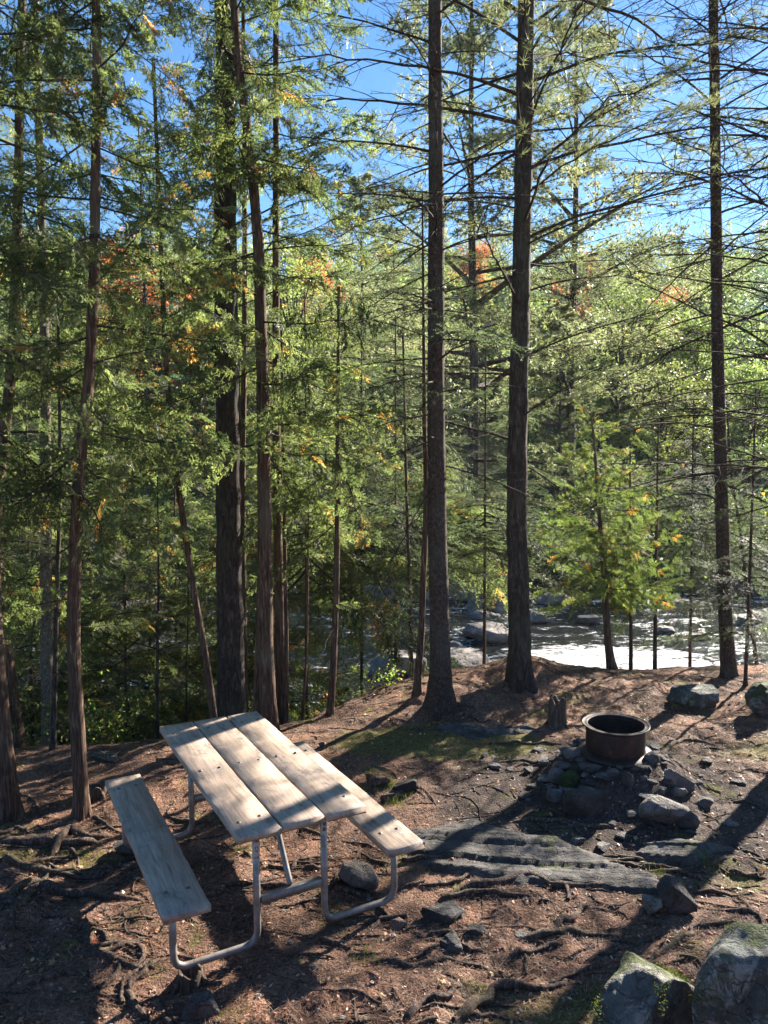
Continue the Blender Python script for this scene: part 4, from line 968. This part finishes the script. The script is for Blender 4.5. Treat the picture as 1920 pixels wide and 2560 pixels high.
for i, (px, py, w_, h_, lab) in enumerate(RV):
    if 900 < px < 1300: w_, h_ = w_*1.25, h_*1.3
    rock(lab, px, py, w_, h_, .8, ROCK_RIV, 200+i, random.uniform(-.4, .4), 4, .8, .16, .35, 'rocks in the river', z=WATER-.03, name='river_rock', cat='rock')

# ------------------------------------------------------------------ picnic table
tbl = thing('picnic_table', 'weathered wooden picnic table with two benches on a bent steel tube frame', 'picnic table', (TX, TY, 0), TYAW)
def plank(name, t0, t1, s0, s1, ztop, th, seed, parent):
    rng = np.random.default_rng(seed); nS = 40; b = .004
    prof = [(t0+b, ztop), (t1-b, ztop), (t1, ztop-b), (t1, ztop-th+b), (t1-b, ztop-th), (t0+b, ztop-th), (t0, ztop-th+b), (t0, ztop-b)]
    S = np.linspace(s0, s1, nS); V = []
    for k, s in enumerate(S):
        wv = .0018*(n2(np.array([s*5]), np.array([seed*1.]), 3)[0]-.5)*2; dz = .0035*(n2(np.array([s*1.4]), np.array([seed*2.]), 4)[0]-.5)*2
        for j, (t, z) in enumerate(prof): V.append((t+wv+.001*rng.normal(), s+(.004*rng.normal() if k in (0, nS-1) else 0), z+dz))
    V = np.array(V); i = np.arange(nS-1)[:, None]*8; j = np.arange(8)[None]; k = (j+1) % 8
    Qd = np.stack([i+j, i+j+8, i+k+8, i+k], -1).reshape(-1, 4); caps = np.array([list(range(8)), list(range((nS-1)*8, nS*8))[::-1]])
    sm_ = np.zeros(len(Qd)+2, bool)
    return ob(name, mk(name, V, [Qd, caps], WOOD, smooth=False), parent)
ZT, ZS, L2, PW, GP = .7521, .4474, TL/2, .235, .012
BOLT = simple('carriage_bolt', (.16, .15, .15), .4, .8)
bv, bf = ico(2); bm_ = mk('bolt', bv[:, :]*np.array([.0115, .0115, .0045]), bf, BOLT, smooth=True)
for k in (-1, 0, 1):
    c = k*(PW+GP); pl = plank('tabletop_plank', c-PW/2, c+PW/2, -L2+random.uniform(-.004, .004), L2, ZT, .038, 10+k, tbl)
    for s in (-.74, 0, .72):
        for q in (-.062, .058): ob('bolt', bm_, pl, (c+q+random.uniform(-.006, .006), s+random.uniform(-.012, .012), ZT+.001))
for k in (-1, 1):
    c = k*.6254; pl = plank('bench_plank', c-PW/2, c+PW/2, -L2, L2, ZS, .038, 20+k, tbl)
    for s in (-.70, .72):
        for q in (-.058, .055): ob('bolt', bm_, pl, (c+q, s+random.uniform(-.01, .01), ZS+.001))
def tube_pts(P, r):
    """polyline with rounded corners radius r"""
    P = [np.array(p, float) for p in P]; out = [P[0]]
    for a, b, c in zip(P[:-2], P[1:-1], P[2:]):
        u = nrm(a-b); v = nrm(c-b); p0 = b+u*r; p1 = b+v*r
        for t in np.linspace(0, 1, 9): out.append((1-t)**2*p0+2*t*(1-t)*b+t*t*p1)
    out.append(P[-1]); res = [out[0]]
    for p in out[1:]:
        if np.linalg.norm(p-res[-1]) > .004: res.append(p)
    return np.array(res)
TR = .0195
for e in (-1, 1):
    s = e*.70
    for k in (-1, 1):
        g = Geo(); P = tube_pts([(k*.655, s, ZS-.04), (k*.655, s, .026), (k*.20, s, .026), (k*.20, s, ZT-.039)], .085)
        g.tube(P, TR, 16, cap=True, ref=(0, 1, 0)); leg = ob('leg', g.mesh('leg', [STEEL]), tbl)
    g = Geo(); g.tube([(-.20+TR, s, .262), (.20-TR, s, .262)], .02, 4, smooth=False, cap=True)
    V = np.array([(x, s+y, z) for x in (-.178, .178) for y in (-.020, .020) for z in (.245, .290)])
    ob('crossbar', mk('crossbar', V, np.array([[0, 1, 3, 2], [4, 6, 7, 5], [0, 4, 5, 1], [2, 3, 7, 6], [1, 5, 7, 3], [0, 2, 6, 4]]), STEEL), tbl)
    g = Geo(); P = spline([(0, s-e*.01, .292), (0, s-e*.05, .335), (0, s-e*.2, .52), (0, s-e*.33, ZT-.07)], 14); g.tube(P, np.concatenate([[.008, .014], np.full(12, .017)]), 12, cap=True, ref=(1, 0, 0))
    ob('brace', g.mesh('brace', [STEEL]), tbl)
    for z, w2, nm in ((ZT-.0575, .34, 'top_bracket'),):
        V = np.array([(x, s+y, zz) for x in (-w2, w2) for y in (-.022, .022) for zz in (z-.016, z+.0185)])
        ob(nm, mk(nm, V, np.array([[0, 1, 3, 2], [4, 6, 7, 5], [0, 4, 5, 1], [2, 3, 7, 6], [1, 5, 7, 3], [0, 2, 6, 4]]), STEEL), tbl)
    for k in (-1, 1):
        z = ZS-.0475; V = np.array([(k*.6254+x, s+y, zz) for x in (-.1, .1) for y in (-.022, .022) for zz in (z-.006, z+.009)])
        ob('seat_bracket', mk('seat_bracket', V, np.array([[0, 1, 3, 2], [4, 6, 7, 5], [0, 4, 5, 1], [2, 3, 7, 6], [1, 5, 7, 3], [0, 2, 6, 4]]), STEEL), tbl)
# stickers on the two near uprights
STW = simple('sticker_paper', (.42, .40, .36), .5); INK = simple('sticker_ink', (.012, .012, .012), .5)
def sticker(t, s, z0, z1, mt, name='sticker', half=62):
    a = np.radians(np.linspace(-90-half, -90+half, 15)); r = TR+.0008
    V = [(t+r*math.cos(x), s+r*math.sin(x), z) for z in (z0, z1) for x in a]; n = 15
    return ob(name, mk(name, V, np.array([[i, i+1, n+i+1, n+i] for i in range(n-1)]), mt, smooth=True), tbl)
def on_tube(t, s, zc, shapes, parent, r=TR+.0016):
    """shapes: list of polygons in (arc, z) metres, bent round the upright, facing -s"""
    V, Fs = [], []
    for poly in shapes:
        i0 = len(V)
        for (u, z) in poly:
            a = -math.pi/2+u/r-.15; V.append((t+r*math.cos(a), s+r*math.sin(a), zc+z))
        Fs.append([list(range(i0, i0+len(poly)))])
    groups = {}
    for f in Fs: groups.setdefault(len(f[0]), []).append(f[0])
    return ob('sticker_print', mk('sticker_print', V, [np.array(v) for v in groups.values()], INK), parent)
st = sticker(-.20, -.70, .50, .60, STW)
head = [(.0105*math.sin(a)*(1-.25*(math.cos(a) < 0)*abs(math.cos(a))), .014*math.cos(a)-.0 if math.cos(a) > 0 else .018*math.cos(a)) for a in np.linspace(0, 2*math.pi, 20)[:-1]]
on_tube(-.20, -.70, .566, [head], st)
def rc(x, y, w_, h_): return [(x, y), (x+w_, y), (x+w_, y+h_), (x, y+h_)]
on_tube(-.20, -.70, .512, [rc(-.012, 0, .002, .012), rc(-.008, 0, .002, .012), rc(-.008, 0, .006, .002), rc(0, 0, .002, .012), rc(.004, 0, .002, .012), rc(.004, .010, .006, .002), rc(.009, 0, .002, .012)], st)
eyes = ob('sticker_print', mk('sticker_print', [(-.20+(TR+.0024)*math.cos(a), -.70+(TR+.0024)*math.sin(a), z) for a, z in [(-2.05, .566), (-1.80, .560), (-1.82, .5655), (-1.98, .571), (-1.36, .566), (-1.60, .560), (-1.60, .5655), (-1.42, .571)]], np.array([[0, 1, 2, 3], [5, 4, 7, 6]]), simple('sticker_pale', (.5, .5, .48), .5)), st)
st2 = sticker(.20, -.70, .545, .70, STW)
# bold lettering running down the right upright
L_ = []
z = .132
for ch in 'HUB9':
    z -= .030; x0, x1, t_, h_ = -.010, .010, .0045, .022
    if ch == 'H': L_ += [rc(x0, z, .020, .0055), rc(x0, z+.016, .020, .0055), rc(-.0025, z, .005, h_)]
    if ch == 'U': L_ += [rc(x0, z, .020, .0055), rc(x0, z+.016, .020, .0055), rc(x1-.005, z, .005, h_)]
    if ch == 'B': L_ += [rc(x0, z, .005, h_), rc(x1-.005, z, .005, h_), rc(-.0025, z, .005, h_), rc(x0, z, .020, .005), rc(x0, z+.017, .020, .005)]
    if ch == '9': L_ += [rc(x0, z, .005, h_), rc(x1-.005, z, .005, .016), rc(-.0025, z, .005, h_), rc(x0, z, .012, .005), rc(x0, z+.017, .020, .005)]
on_tube(.20, -.70, .555, L_, st2)

# ------------------------------------------------------------------ fire ring
rz_ = float(H(RINGX, RINGY, True)); rz_ = .25
ring = thing('fire_ring', 'rusty steel wheel rim used as a fire ring on a stone mound', 'fire ring', (RINGX, RINGY, rz_))
ring.scale = (.88, .88, .88)
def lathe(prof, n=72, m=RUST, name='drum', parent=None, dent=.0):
    prof = np.array(prof); a = np.arange(n)*2*np.pi/n; k = len(prof); rng = np.random.default_rng(3)
    rr = prof[:, 0][:, None]*(1+dent*np.sin(a*3+1)[None]+dent*.6*np.sin(a*7)[None]); V = np.stack([rr*np.cos(a), rr*np.sin(a), prof[:, 1][:, None]*np.ones((1, n))+dent*.1*np.sin(a*2+1)], -1).reshape(-1, 3)
    i = np.arange(k)[:, None]*n; i2 = np.roll(i, -1, 0); j = np.arange(n)[None]; jj = (j+1) % n
    Qd = np.stack([i+j, i+jj, i2+jj, i2+j], -1).reshape(-1, 4)
    return ob(name, mk(name, V, Qd, m, smooth=True), parent)
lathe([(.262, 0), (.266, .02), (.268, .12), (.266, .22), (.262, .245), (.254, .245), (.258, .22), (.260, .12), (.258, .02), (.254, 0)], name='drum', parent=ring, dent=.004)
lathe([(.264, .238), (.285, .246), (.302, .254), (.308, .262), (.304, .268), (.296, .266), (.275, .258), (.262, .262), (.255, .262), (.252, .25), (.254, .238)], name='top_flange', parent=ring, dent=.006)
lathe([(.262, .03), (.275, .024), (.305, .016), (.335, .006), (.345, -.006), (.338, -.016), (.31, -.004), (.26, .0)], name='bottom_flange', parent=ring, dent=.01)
hv = []
for i_, (ang, z) in enumerate([(-2.35, .17), (-2.2, .19)]): pass
# ash inside
g = Geo(); n = 26; X, Y = np.meshgrid(np.linspace(-.25, .25, n), np.linspace(-.25, .25, n)); Z = .02+.04*fbm(X*9, Y*9, 3, 3)+.0*X
msk = (X**2+Y**2) < .0625; idx = np.arange(n*n).reshape(n, n); Qd = np.stack([idx[:-1, :-1], idx[:-1, 1:], idx[1:, 1:], idx[1:, :-1]], -1).reshape(-1, 4); Qd = Qd[msk.ravel()[Qd].all(1)]
ob('ash_bed', mk('ash_bed', np.stack([X, Y, Z], -1).reshape(-1, 3), Qd, simple('ash', (.09, .085, .08), .95), smooth=True), ring)

def rubble():
    g = Geo(); rng = np.random.default_rng(71)
    for i in range(95):
        a = rng.random()*6.28; d = rng.uniform(.30, .72) if i < 75 else rng.uniform(.7, 1.2); x = RINGX+d*math.cos(a); y = RINGY+d*math.sin(a)*.95; s = rng.uniform(.022, .062)
        V, Fc = rock_mesh(500+i, (s*2*rng.uniform(.9, 1.9), s*2, s*1.0), 3, .95, .08); c, q = math.cos(a*3), math.sin(a*3)
        g.add(np.stack([V[:, 0]*c-V[:, 1]*q+x, V[:, 0]*q+V[:, 1]*c+y, V[:, 2]+float(H(x, y))+s*.25], -1), Fc, None, int(rng.random() < .3), 0., False)
    ob('rubble', g.mesh('rubble', [ROCK_D, ROCK]), kind='stuff', label='small broken stones piled into the fire mound')
rubble()

# ------------------------------------------------------------------ stumps
def stump(label, px, py, w_px, h_px, seed, m=DEADW, jag=.35, inner=None):
    b = G(px, py); d = np.dot(b-CAMP, FWD); r = w_px/2/F_PX*d; h = h_px/F_PX*d/.95; sides, n = 30, 16; rng = np.random.default_rng(seed)
    a = np.arange(sides)*2*np.pi/sides; jg = 1-jag*n2(a*1.9, a*0, seed)-.12*rng.random(sides)
    root = thing('tree_stump', label, 'stump', (b[0], b[1]+r*.6, b[2]-.04)); V = []
    for i in range(n):
        u = i/(n-1); rr = r*(1+.45*math.exp(-u*6)*(1+.5*np.sin(a*4+seed))+.12*(n2(a*3, a*0+u*2, seed+3)-.5)); V.append(np.stack([rr*np.cos(a), rr*np.sin(a), (h+.04)*u*jg], 1))
    for i in range(4):
        u = 1-i*.12; rr = r*(.82-.2*i); V.append(np.stack([rr*np.cos(a), rr*np.sin(a), (h+.04)*(jg*u-.05*i-.03*rng.random(sides))], 1))
    V = np.concatenate(V); k = n+4; i = np.arange(k-1)[:, None]*sides; j = np.arange(sides)[None]; jj = (j+1) % sides
    Qd = np.stack([i+j, i+jj, i+jj+sides, i+j+sides], -1).reshape(-1, 4); cap = np.array([list(range((k-1)*sides, k*sides))])
    ob('stump_wood', mk('stump_wood', V, [Qd, cap], m, smooth=True), root)
    for s_ in range(5):
        an = s_*1.25+rng.random(); g = Geo(); P = spline([(r*.8*math.cos(an), r*.8*math.sin(an), .10), (r*1.5*math.cos(an), r*1.5*math.sin(an), .045), (r*2.4*math.cos(an+.2), r*2.4*math.sin(an+.2), .0)], 8)
        g.tube(P, np.linspace(r*.28, r*.08, 8), 7, 0); ob('root_spur', g.mesh('root_spur', [m]), root)
    return root
stump('short jagged rotten stump behind the fire ring', 1396, 1820, 44, 84, 5)
stump('dark chunky stump in the shade below the near bench tube', 472, 2478, 62, 52, 6, ROOTM, .2)
stump('low brown stump between the red cedar and the bench', 238, 2000, 46, 40, 7, ROOTM, .25)
# charred log pieces / bark ring at (1000,1950)
def bark_chunk(label, px, py, w_, h_, seed, m=CHAR, rz=0):
    return rock(label, px, py, w_, h_, .45, m, seed, rz, 4, .95, .22, .25, name='wood_chunk', cat='wood')
bark_chunk('black charred log end lying right of the bench in the grass', 1012, 1985, 70, 40, 301, CHAR, .3)
bark_chunk('dark curled bark piece left of the charred log end', 945, 1965, 90, 26, 302, ROOTM, -.4)
bark_chunk('rotten bark piece in front of the charred log end', 985, 2000, 80, 22, 303, ROOTM, .6)
bark_chunk('small red brown wood knot on the slope behind the table', 802, 1868, 20, 16, 304, DEADW, .6)
bark_chunk('broken log lying on the dark slope behind the left bench', 270, 1905, 100, 24, 305, DEADW, -.3)

# ------------------------------------------------------------------ roots
def c7(p): return [(x*.422, 1950+y*.422) for x, y in p]
def c6(p): return [(900+x*.615, 2050+y*.615) for x, y in p]
def c2(p): return [(1000+x*.5545, 1650+y*.5545) for x, y in p]
def c4(p): return [(600+x*.422, 1300+y*.422) for x, y in p]
def root(label, pts, r0, r1, seed, m=ROOTM, hump=.5):
    P = np.array([G(*p) for p in pts]); n = max(14, int(np.linalg.norm(np.diff(P, axis=0), axis=1).sum()/.035)); Q_ = spline(P, n); rng = np.random.default_rng(seed)
    t = np.linspace(0, 1, n); Q_[:, 0] += .03*(n2(t*9, t*0, seed)-.5)*2*np.sin(t*np.pi); Q_[:, 1] += .03*(n2(t*9, t*0+5, seed)-.5)*2*np.sin(t*np.pi)
    r = (r0+(r1-r0)*t)*.82; r = r*(.75+.6*n2(t*14, t*0+9, seed)); ends = np.minimum(t, 1-t)*8
    Q_[:, 2] = H(Q_[:, 0], Q_[:, 1])+r*(.35+hump*n2(t*4, t*0+3, seed))-np.clip(1-ends, 0, 1)*r*1.6
    c = Q_.mean(0); g = Geo(); g.tube(Q_-c, r, 9, 0, noise=.22, rng=rng)
    return thing('tree_root', label, 'root', c, 0, 'exposed tree roots', g.mesh('tree_root', [m]))
RT_ = [
 ('thick root running from the left edge to under the bench', c7([(10, 690), (190, 625), (390, 680), (470, 705), (620, 700), (860, 720)]), .035, .022),
 ('pale root curving down at the left edge below the first ledge', c7([(190, 628), (120, 735), (75, 850), (10, 900)]), .028, .018),
 ('mossy root ledge beneath the red trunked cedar', c7([(0, 365), (150, 372), (330, 380), (480, 380), (600, 378)]), .04, .03),
 ('mossy arched root climbing over the ledge below the red cedar', c7([(290, 470), (340, 370), (400, 292), (500, 330), (660, 335)]), .035, .022),
 ('root along the left edge below the mossy ledge', c7([(0, 480), (120, 500), (260, 555), (480, 560), (640, 545)]), .03, .018),
 ('low root crossing the deep shade toward the near bench tube', c7([(480, 1020), (620, 1050), (740, 1100), (870, 1130)]), .022, .018),
 ('forked root rising toward the near bench tube', c7([(750, 1255), (800, 1195), (880, 1120), (935, 1060)]), .022, .014),
 ('lower branch of the forked root at the bottom left', c7([(750, 1255), (790, 1330), (850, 1400), (880, 1440)]), .022, .016),
 ('short upright looking root left of the near bench end', c7([(490, 830), (500, 900), (530, 985)]), .024, .018),
 ('thin pale root tangle under the near end of the bench', c7([(730, 770), (760, 860), (800, 950), (830, 1040)]), .008, .005),
 ('dark root in the shaded bottom left corner', c7([(160, 1240), (300, 1180), (420, 1160), (560, 1230)]), .02, .012),
 ('long dark root crossing between outcrop and shale slab', c6([(340, 305), (500, 268), (660, 235), (780, 268), (900, 275), (1020, 262), (1190, 288)]), .03, .018),
 ('thinner root just below the long dark crossing root', c6([(310, 335), (400, 308), (600, 316), (715, 308)]), .022, .010),
 ('rough root left of the fan shaped shale slab near the bottom', c6([(30, 578), (150, 585), (270, 598), (400, 580), (560, 618)]), .022, .012),
 ('thick root sweeping up from the bottom edge mid photo', c6([(385, 825), (480, 760), (590, 700), (750, 690), (850, 658)]), .034, .014),
 ('root with moss around it right of the fan shaped slab', c6([(590, 575), (700, 535), (830, 500)]), .024, .014),
 ('dark horizontal root in the needles at right centre bottom', c6([(650, 487), (800, 468), (900, 460), (1110, 488)]), .028, .012),
 ('slanting root at the bottom edge left of the thick sweeping one', c6([(180, 820), (260, 760), (350, 710), (410, 672)]), .026, .014),
 ('short pale root below the dark horizontal root', c6([(920, 582), (1000, 542), (1065, 522)]), .018, .010),
 ('curved light root end above the dark horizontal root', c6([(1010, 345), (1060, 378), (1095, 408)]), .014, .009),
 ('root bordering the slanting slab at the right', c6([(1225, 550), (1300, 490), (1350, 440), (1450, 428)]), .024, .014),
 ('buried root ridge between the outcrop and the dark horizontal root', c6([(790, 440), (870, 390), (935, 345)]), .026, .014),
 ('root passing the foot of the large angular fire stone', c2([(480, 735), (640, 722), (800, 742), (1010, 768)]), .020, .012),
 ('short root forking toward the outcrop below the fire stones', c2([(640, 742), (665, 770), (690, 800)]), .018, .012),
 ('root running right from behind the fire ring', c2([(1130, 392), (1250, 376), (1330, 370), (1450, 395)]), .026, .016),
 ('thin root across the trodden soil left of the fire ring', c2([(420, 470), (560, 458), (700, 452)]), .016, .010),
 ('small branching root left of the mound stones', c2([(480, 500), (560, 475), (690, 468)]), .014, .008),
 ('root line along the mossy hump behind the clearing', c2([(380, 382), (540, 376), (740, 380)]), .020, .012),
 ('curling pale root at the foot of the large spruce', c4([(1310, 1190), (1370, 1165), (1440, 1200), (1500, 1185)]), .016, .008),
 ('root reaching right from the large spruce base', c4([(1260, 1100), (1330, 1105), (1400, 1120)]), .035, .012),
 ('root reaching from the stump toward the pine', c2([(770, 300), (860, 290), (960, 310)]), .016, .010),
 ('thin root in the right foreground soil by the outcrop', c2([(1500, 640), (1580, 650), (1650, 672)]), .014, .008),
 ('mossy root on the right edge above the corner boulder', c6([(1500, 205), (1580, 235), (1655, 232)]), .022, .014),
 ('root under the table between the uprights', [(720, 2180), (760, 2150), (800, 2140)], .016, .010),
 ('root emerging behind the near table upright', [(500, 2215), (560, 2170), (600, 2150)], .016, .008),
 ('pale root lying against the grey stone under the right bench', [(800, 2250), (850, 2190), (905, 2120)], .022, .012),
]
for i, (lab, pts, r0, r1) in enumerate(RT_): root(lab, pts, r0, r1, 400+i)

# ------------------------------------------------------------------ air
def haze():
    V = [(x, y, z) for x in (-130, 130) for y in (-12, 150) for z in (-8, 50)]
    m = bpy.data.materials.new('thin_haze'); m.use_nodes = True; n = m.node_tree.nodes; n.clear()
    o = n.new('ShaderNodeOutputMaterial'); v = n.new('ShaderNodeVolumePrincipled'); v.inputs['Color'].default_value = (.9, .95, 1, 1); v.inputs['Density'].default_value = HAZE; v.inputs['Anisotropy'].default_value = .3
    m.node_tree.links.new(v.outputs[0], o.inputs['Volume'])
    ob('haze', mk('haze', V, np.array([[0, 1, 3, 2], [4, 6, 7, 5], [0, 4, 5, 1], [2, 3, 7, 6], [1, 5, 7, 3], [0, 2, 6, 4]]), m), kind='stuff')
HAZE = .0002
if HAZE: haze()
# ------------------------------------------------------------------ litter (stuff)
LIT = leaf_mat('needle_litter', [(0, (.13, .06, .04)), (.5, (.34, .17, .105)), (.85, (.48, .29, .19)), (1, (.56, .43, .31))], (1, 1, 1), .3, .6, .12)
def scatter(n, seed, xr=(-3.6, 4.2), yr=(2.3, 9.3)):
    rng = np.random.default_rng(seed); y = yr[0]+(yr[1]-yr[0])*rng.random(n)**1.35; hw = .62*y+.5
    x = rng.uniform(-1, 1, n)*hw; return rng, x, y, H(x, y)
def normals(x, y, e=.02): 
    return nrm(np.stack([-(H(x+e, y)-H(x-e, y))/(2*e), -(H(x, y+e)-H(x, y-e))/(2*e), np.ones_like(x)], -1))
def litter():
    g = Geo(); rng, x, y, z = scatter(115000, 1)
    dr = np.hypot(x-RINGX+.15, y-RINGY+.35); keep = (dr > 1.35) | (rng.random(len(x)) < .10); x, y, z = x[keep], y[keep], z[keep]; n = len(x)
    N_ = normals(x, y); d = nrm(np.cross(N_, rng.normal(0, 1, (n, 3)))); d = nrm(d+N_*rng.normal(0.05, .15, (n, 1))); wv = nrm(np.cross(N_, d))
    C = np.stack([x, y, z], -1)+N_*(.003+.008*rng.random((n, 1))); l = rng.uniform(.018, .045, (n, 1)); ww = rng.uniform(.0007, .0016, (n, 1))
    V = np.stack([C-d*l-wv*ww, C-d*l+wv*ww, C+d*l], 1).reshape(-1, 3); i = np.arange(n)*3; g.add(V, np.stack([i, i+1, i+2], 1), None, 0, rng.random(n)**1.2)
    ob('needle_litter', g.mesh('needle_litter', [LIT]), kind='stuff', label='fallen brown pine needles covering the ground')
    g = Geo(); rng, x, y, z = scatter(15000, 2); n = len(x); N_ = normals(x, y); t_ = nrm(N_+rng.normal(0, .35, (n, 3))); d = nrm(np.cross(t_, rng.normal(0, 1, (n, 3)))); wv = np.cross(t_, d)
    C = np.stack([x, y, z], -1)+N_*.006; l = rng.uniform(.004, .016, (n, 1)); ww = l*rng.uniform(.25, .8, (n, 1))
    V = np.stack([C-d*l, C+wv*ww, C+d*l, C-wv*ww], 1).reshape(-1, 3); i = np.arange(n)*4; g.add(V, None, np.stack([i, i+1, i+2, i+3], 1), 0, rng.random(n))
    ob('bark_chips', g.mesh('bark_chips', [LIT]), kind='stuff', label='tiny bark chips and leaf scraps strewn over the soil')
    # dry leaves
    LF = leaf_mat('dry_leaf', [(0, (.18, .08, .04)), (.5, (.34, .18, .09)), (.8, (.5, .36, .2)), (.93, (.55, .10, .05)), (1, (.5, .45, .15))], (1, .9, .6), .3, .6, .25)
    g = Geo(); rng, x, y, z = scatter(700, 4); n = len(x); N_ = normals(x, y)
    for i in range(n):
        t_ = nrm(N_[i]+rng.normal(0, .35, 3)); d = nrm(np.cross(t_, rng.normal(0, 1, 3))); wv = np.cross(t_, d); c = np.array([x[i], y[i], z[i]])+N_[i]*.012; s = rng.uniform(.012, .026)
        a = np.linspace(0, 2*np.pi, 11)[:-1]; rr = s*np.where(np.arange(10) % 2, .55, 1.)*(.8+.4*rng.random(10)); V = [c+t_*.004]+[c+(d*math.cos(q)+wv*math.sin(q)*.8)*r_+t_*(rng.normal(0, .15)*r_) for q, r_ in zip(a, rr)]
        g.add(np.array(V), [[0, k+1, (k+1) % 10+1] for k in range(10)], None, 0, rng.random())
    ob('fallen_leaves', g.mesh('fallen_leaves', [LF]), kind='stuff', label='small curled dry leaves scattered on the ground')
    # twigs and rootlets
    g = Geo(); rng, x, y, z = scatter(1500, 6)
    for i in range(len(x)):
        if abs(x[i]-TX) < 0: continue
        a = rng.random()*6.28; l = rng.uniform(.06, .30)*rng.random()+.04; t = np.linspace(-1, 1, 5); b2 = rng.normal(0, .4)
        X = x[i]+np.cos(a+b2*t)*l*t; Y = y[i]+np.sin(a+b2*t)*l*t*.8; r = rng.uniform(.0018, .0065); Z = H(X, Y)+r*.8
        g.tube(np.stack([X, Y, Z], -1), r*np.array([.5, 1, 1, .8, .3]), 4, 0)
    ob('twigs', g.mesh('twigs', [ROOTM]), kind='stuff', label='thin twigs and rootlets lying across the soil')
    # mat of small surface roots
    g = Geo(); rng = np.random.default_rng(66)
    for i in range(260):
        if i < 150: cx, cy_ = rng.uniform(-3.4, -.3), rng.uniform(3.2, 5.6)
        else: cx, cy_ = rng.uniform(-.4, 3.2), rng.uniform(2.9, 5.4)
        if math.hypot(cx-RINGX, cy_-RINGY) < 1.1: continue
        a = rng.normal(0, .55)+(math.pi if rng.random() < .5 else 0); l = rng.uniform(.25, .9); n_ = 16; P = [np.array([cx, cy_])]
        for k in range(n_-1): a += rng.normal(0, .22); P.append(P[-1]+np.array([math.cos(a), math.sin(a)*.8])*l/n_)
        P = np.array(P); t = np.linspace(0, 1, n_); r = rng.uniform(.005, .017)*(1-.6*t)*(.8+.5*rng.random(n_)); hp = np.sin(t*math.pi*rng.integers(1, 4)+rng.random())
        g.tube(np.stack([P[:, 0], P[:, 1], H(P[:, 0], P[:, 1])+r*(.1+.9*hp)], -1), r, 6, 0, noise=.2, rng=rng)
    ob('root_mat', g.mesh('root_mat', [ROOTM]), kind='stuff', label='mat of small surface roots threading through the soil')
    # pebbles
    g = Geo(); V0, F0 = ico(1); rng, x, y, z = scatter(1500, 8)
    for i in range(len(x)):
        s = .004+.018*rng.random()**4; V = V0*(1+.25*rng.normal(0, 1, (len(V0), 1))*.5)*s*[1.2, .9, .6]; a = rng.random()*6.28; c, q = math.cos(a), math.sin(a)
        g.add(np.stack([V[:, 0]*c-V[:, 1]*q+x[i], V[:, 0]*q+V[:, 1]*c+y[i], V[:, 2]+z[i]+s*.2], -1), F0, None, 0, 0.)
    ob('pebbles', g.mesh('pebbles', [ROCK]), kind='stuff', label='small grey pebbles in the soil')
    # grass and moss blades
    GR = leaf_mat('grass_blade', [(0, (.05, .08, .015)), (.6, (.09, .12, .025)), (1, (.18, .16, .05))], (2, 2, 1.4), .3, .5, .45)
    g = Geo(); rng = np.random.default_rng(12)
    spots = [(.35, 6.95, 1.2, .4, 3800), (-2.3, 5.0, .6, .2, 900), (3.5, 6.7, .7, .4, 900)]+[(*G(px, py)[:2], .05, .05, k) for px, py, k in [(1390, 2185, 130), (1768, 2160, 90), (1635, 2190, 60), (1000, 1985, 160), (965, 1960, 160), (990, 2010, 120), (935, 1935, 100), (470, 1965, 40), (915, 2400, 60), (1150, 2225, 40), (1480, 2500, 60)]]
    for cx, cy_, sx, sy, k in spots:
        x = cx+rng.normal(0, sx, k); y = cy_+rng.normal(0, sy, k); z = H(x, y); big = sx < .1; n = k
        d = nrm(rng.normal(0, .45, (n, 3))*[1, 1, 0]+[0, 0, 1]); wv = nrm(np.cross(d, rng.normal(0, 1, (n, 3)))); l = rng.uniform(.02, .07, (n, 1))*(1 if big else .3); ww = .0018 if big else .0016
        C = np.stack([x, y, z], -1); V = np.stack([C+wv*ww, C-wv*ww, C+d*l], 1).reshape(-1, 3); i = np.arange(n)*3; g.add(V, np.stack([i, i+1, i+2], 1), None, 0, rng.random(n))
    bpy.context.view_layer.update()
    for o_ in [o for o in bpy.data.objects if o.name.startswith('boulder') and o.dimensions.x > .35]:
        me = o_.data; mw = o_.matrix_world; co = np.empty(len(me.polygons)*3); me.polygons.foreach_get('center', co); no = np.empty(len(me.polygons)*3); me.polygons.foreach_get('normal', no)
        mw_ = np.array(mw); C = co.reshape(-1, 3)@mw_[:3, :3].T+mw_[:3, 3]; N_ = no.reshape(-1, 3)@mw_[:3, :3].T
        ok = (N_[:, 2] > .2) & (n3(C*5, 5) > .55) & (C[:, 1] > .5); C, N_ = C[ok], N_[ok]
        if not len(C): continue
        k = rng.integers(0, len(C), 5000); c = C[k]+rng.normal(0, .012, (len(k), 3)); d = nrm(N_[k]+rng.normal(0, .6, c.shape)); wv = nrm(np.cross(d, rng.normal(0, 1, c.shape))); l = rng.uniform(.004, .011, (len(k), 1)); c = c-N_[k]*.004
        V = np.stack([c+wv*.0016, c-wv*.0016, c+d*l], 1).reshape(-1, 3); i = np.arange(len(k))*3; g.add(V, np.stack([i, i+1, i+2], 1), None, 0, rng.random(len(k)))
    ob('grass', g.mesh('grass', [GR]), kind='stuff', label='short sparse grass and moss tufts')
litter()
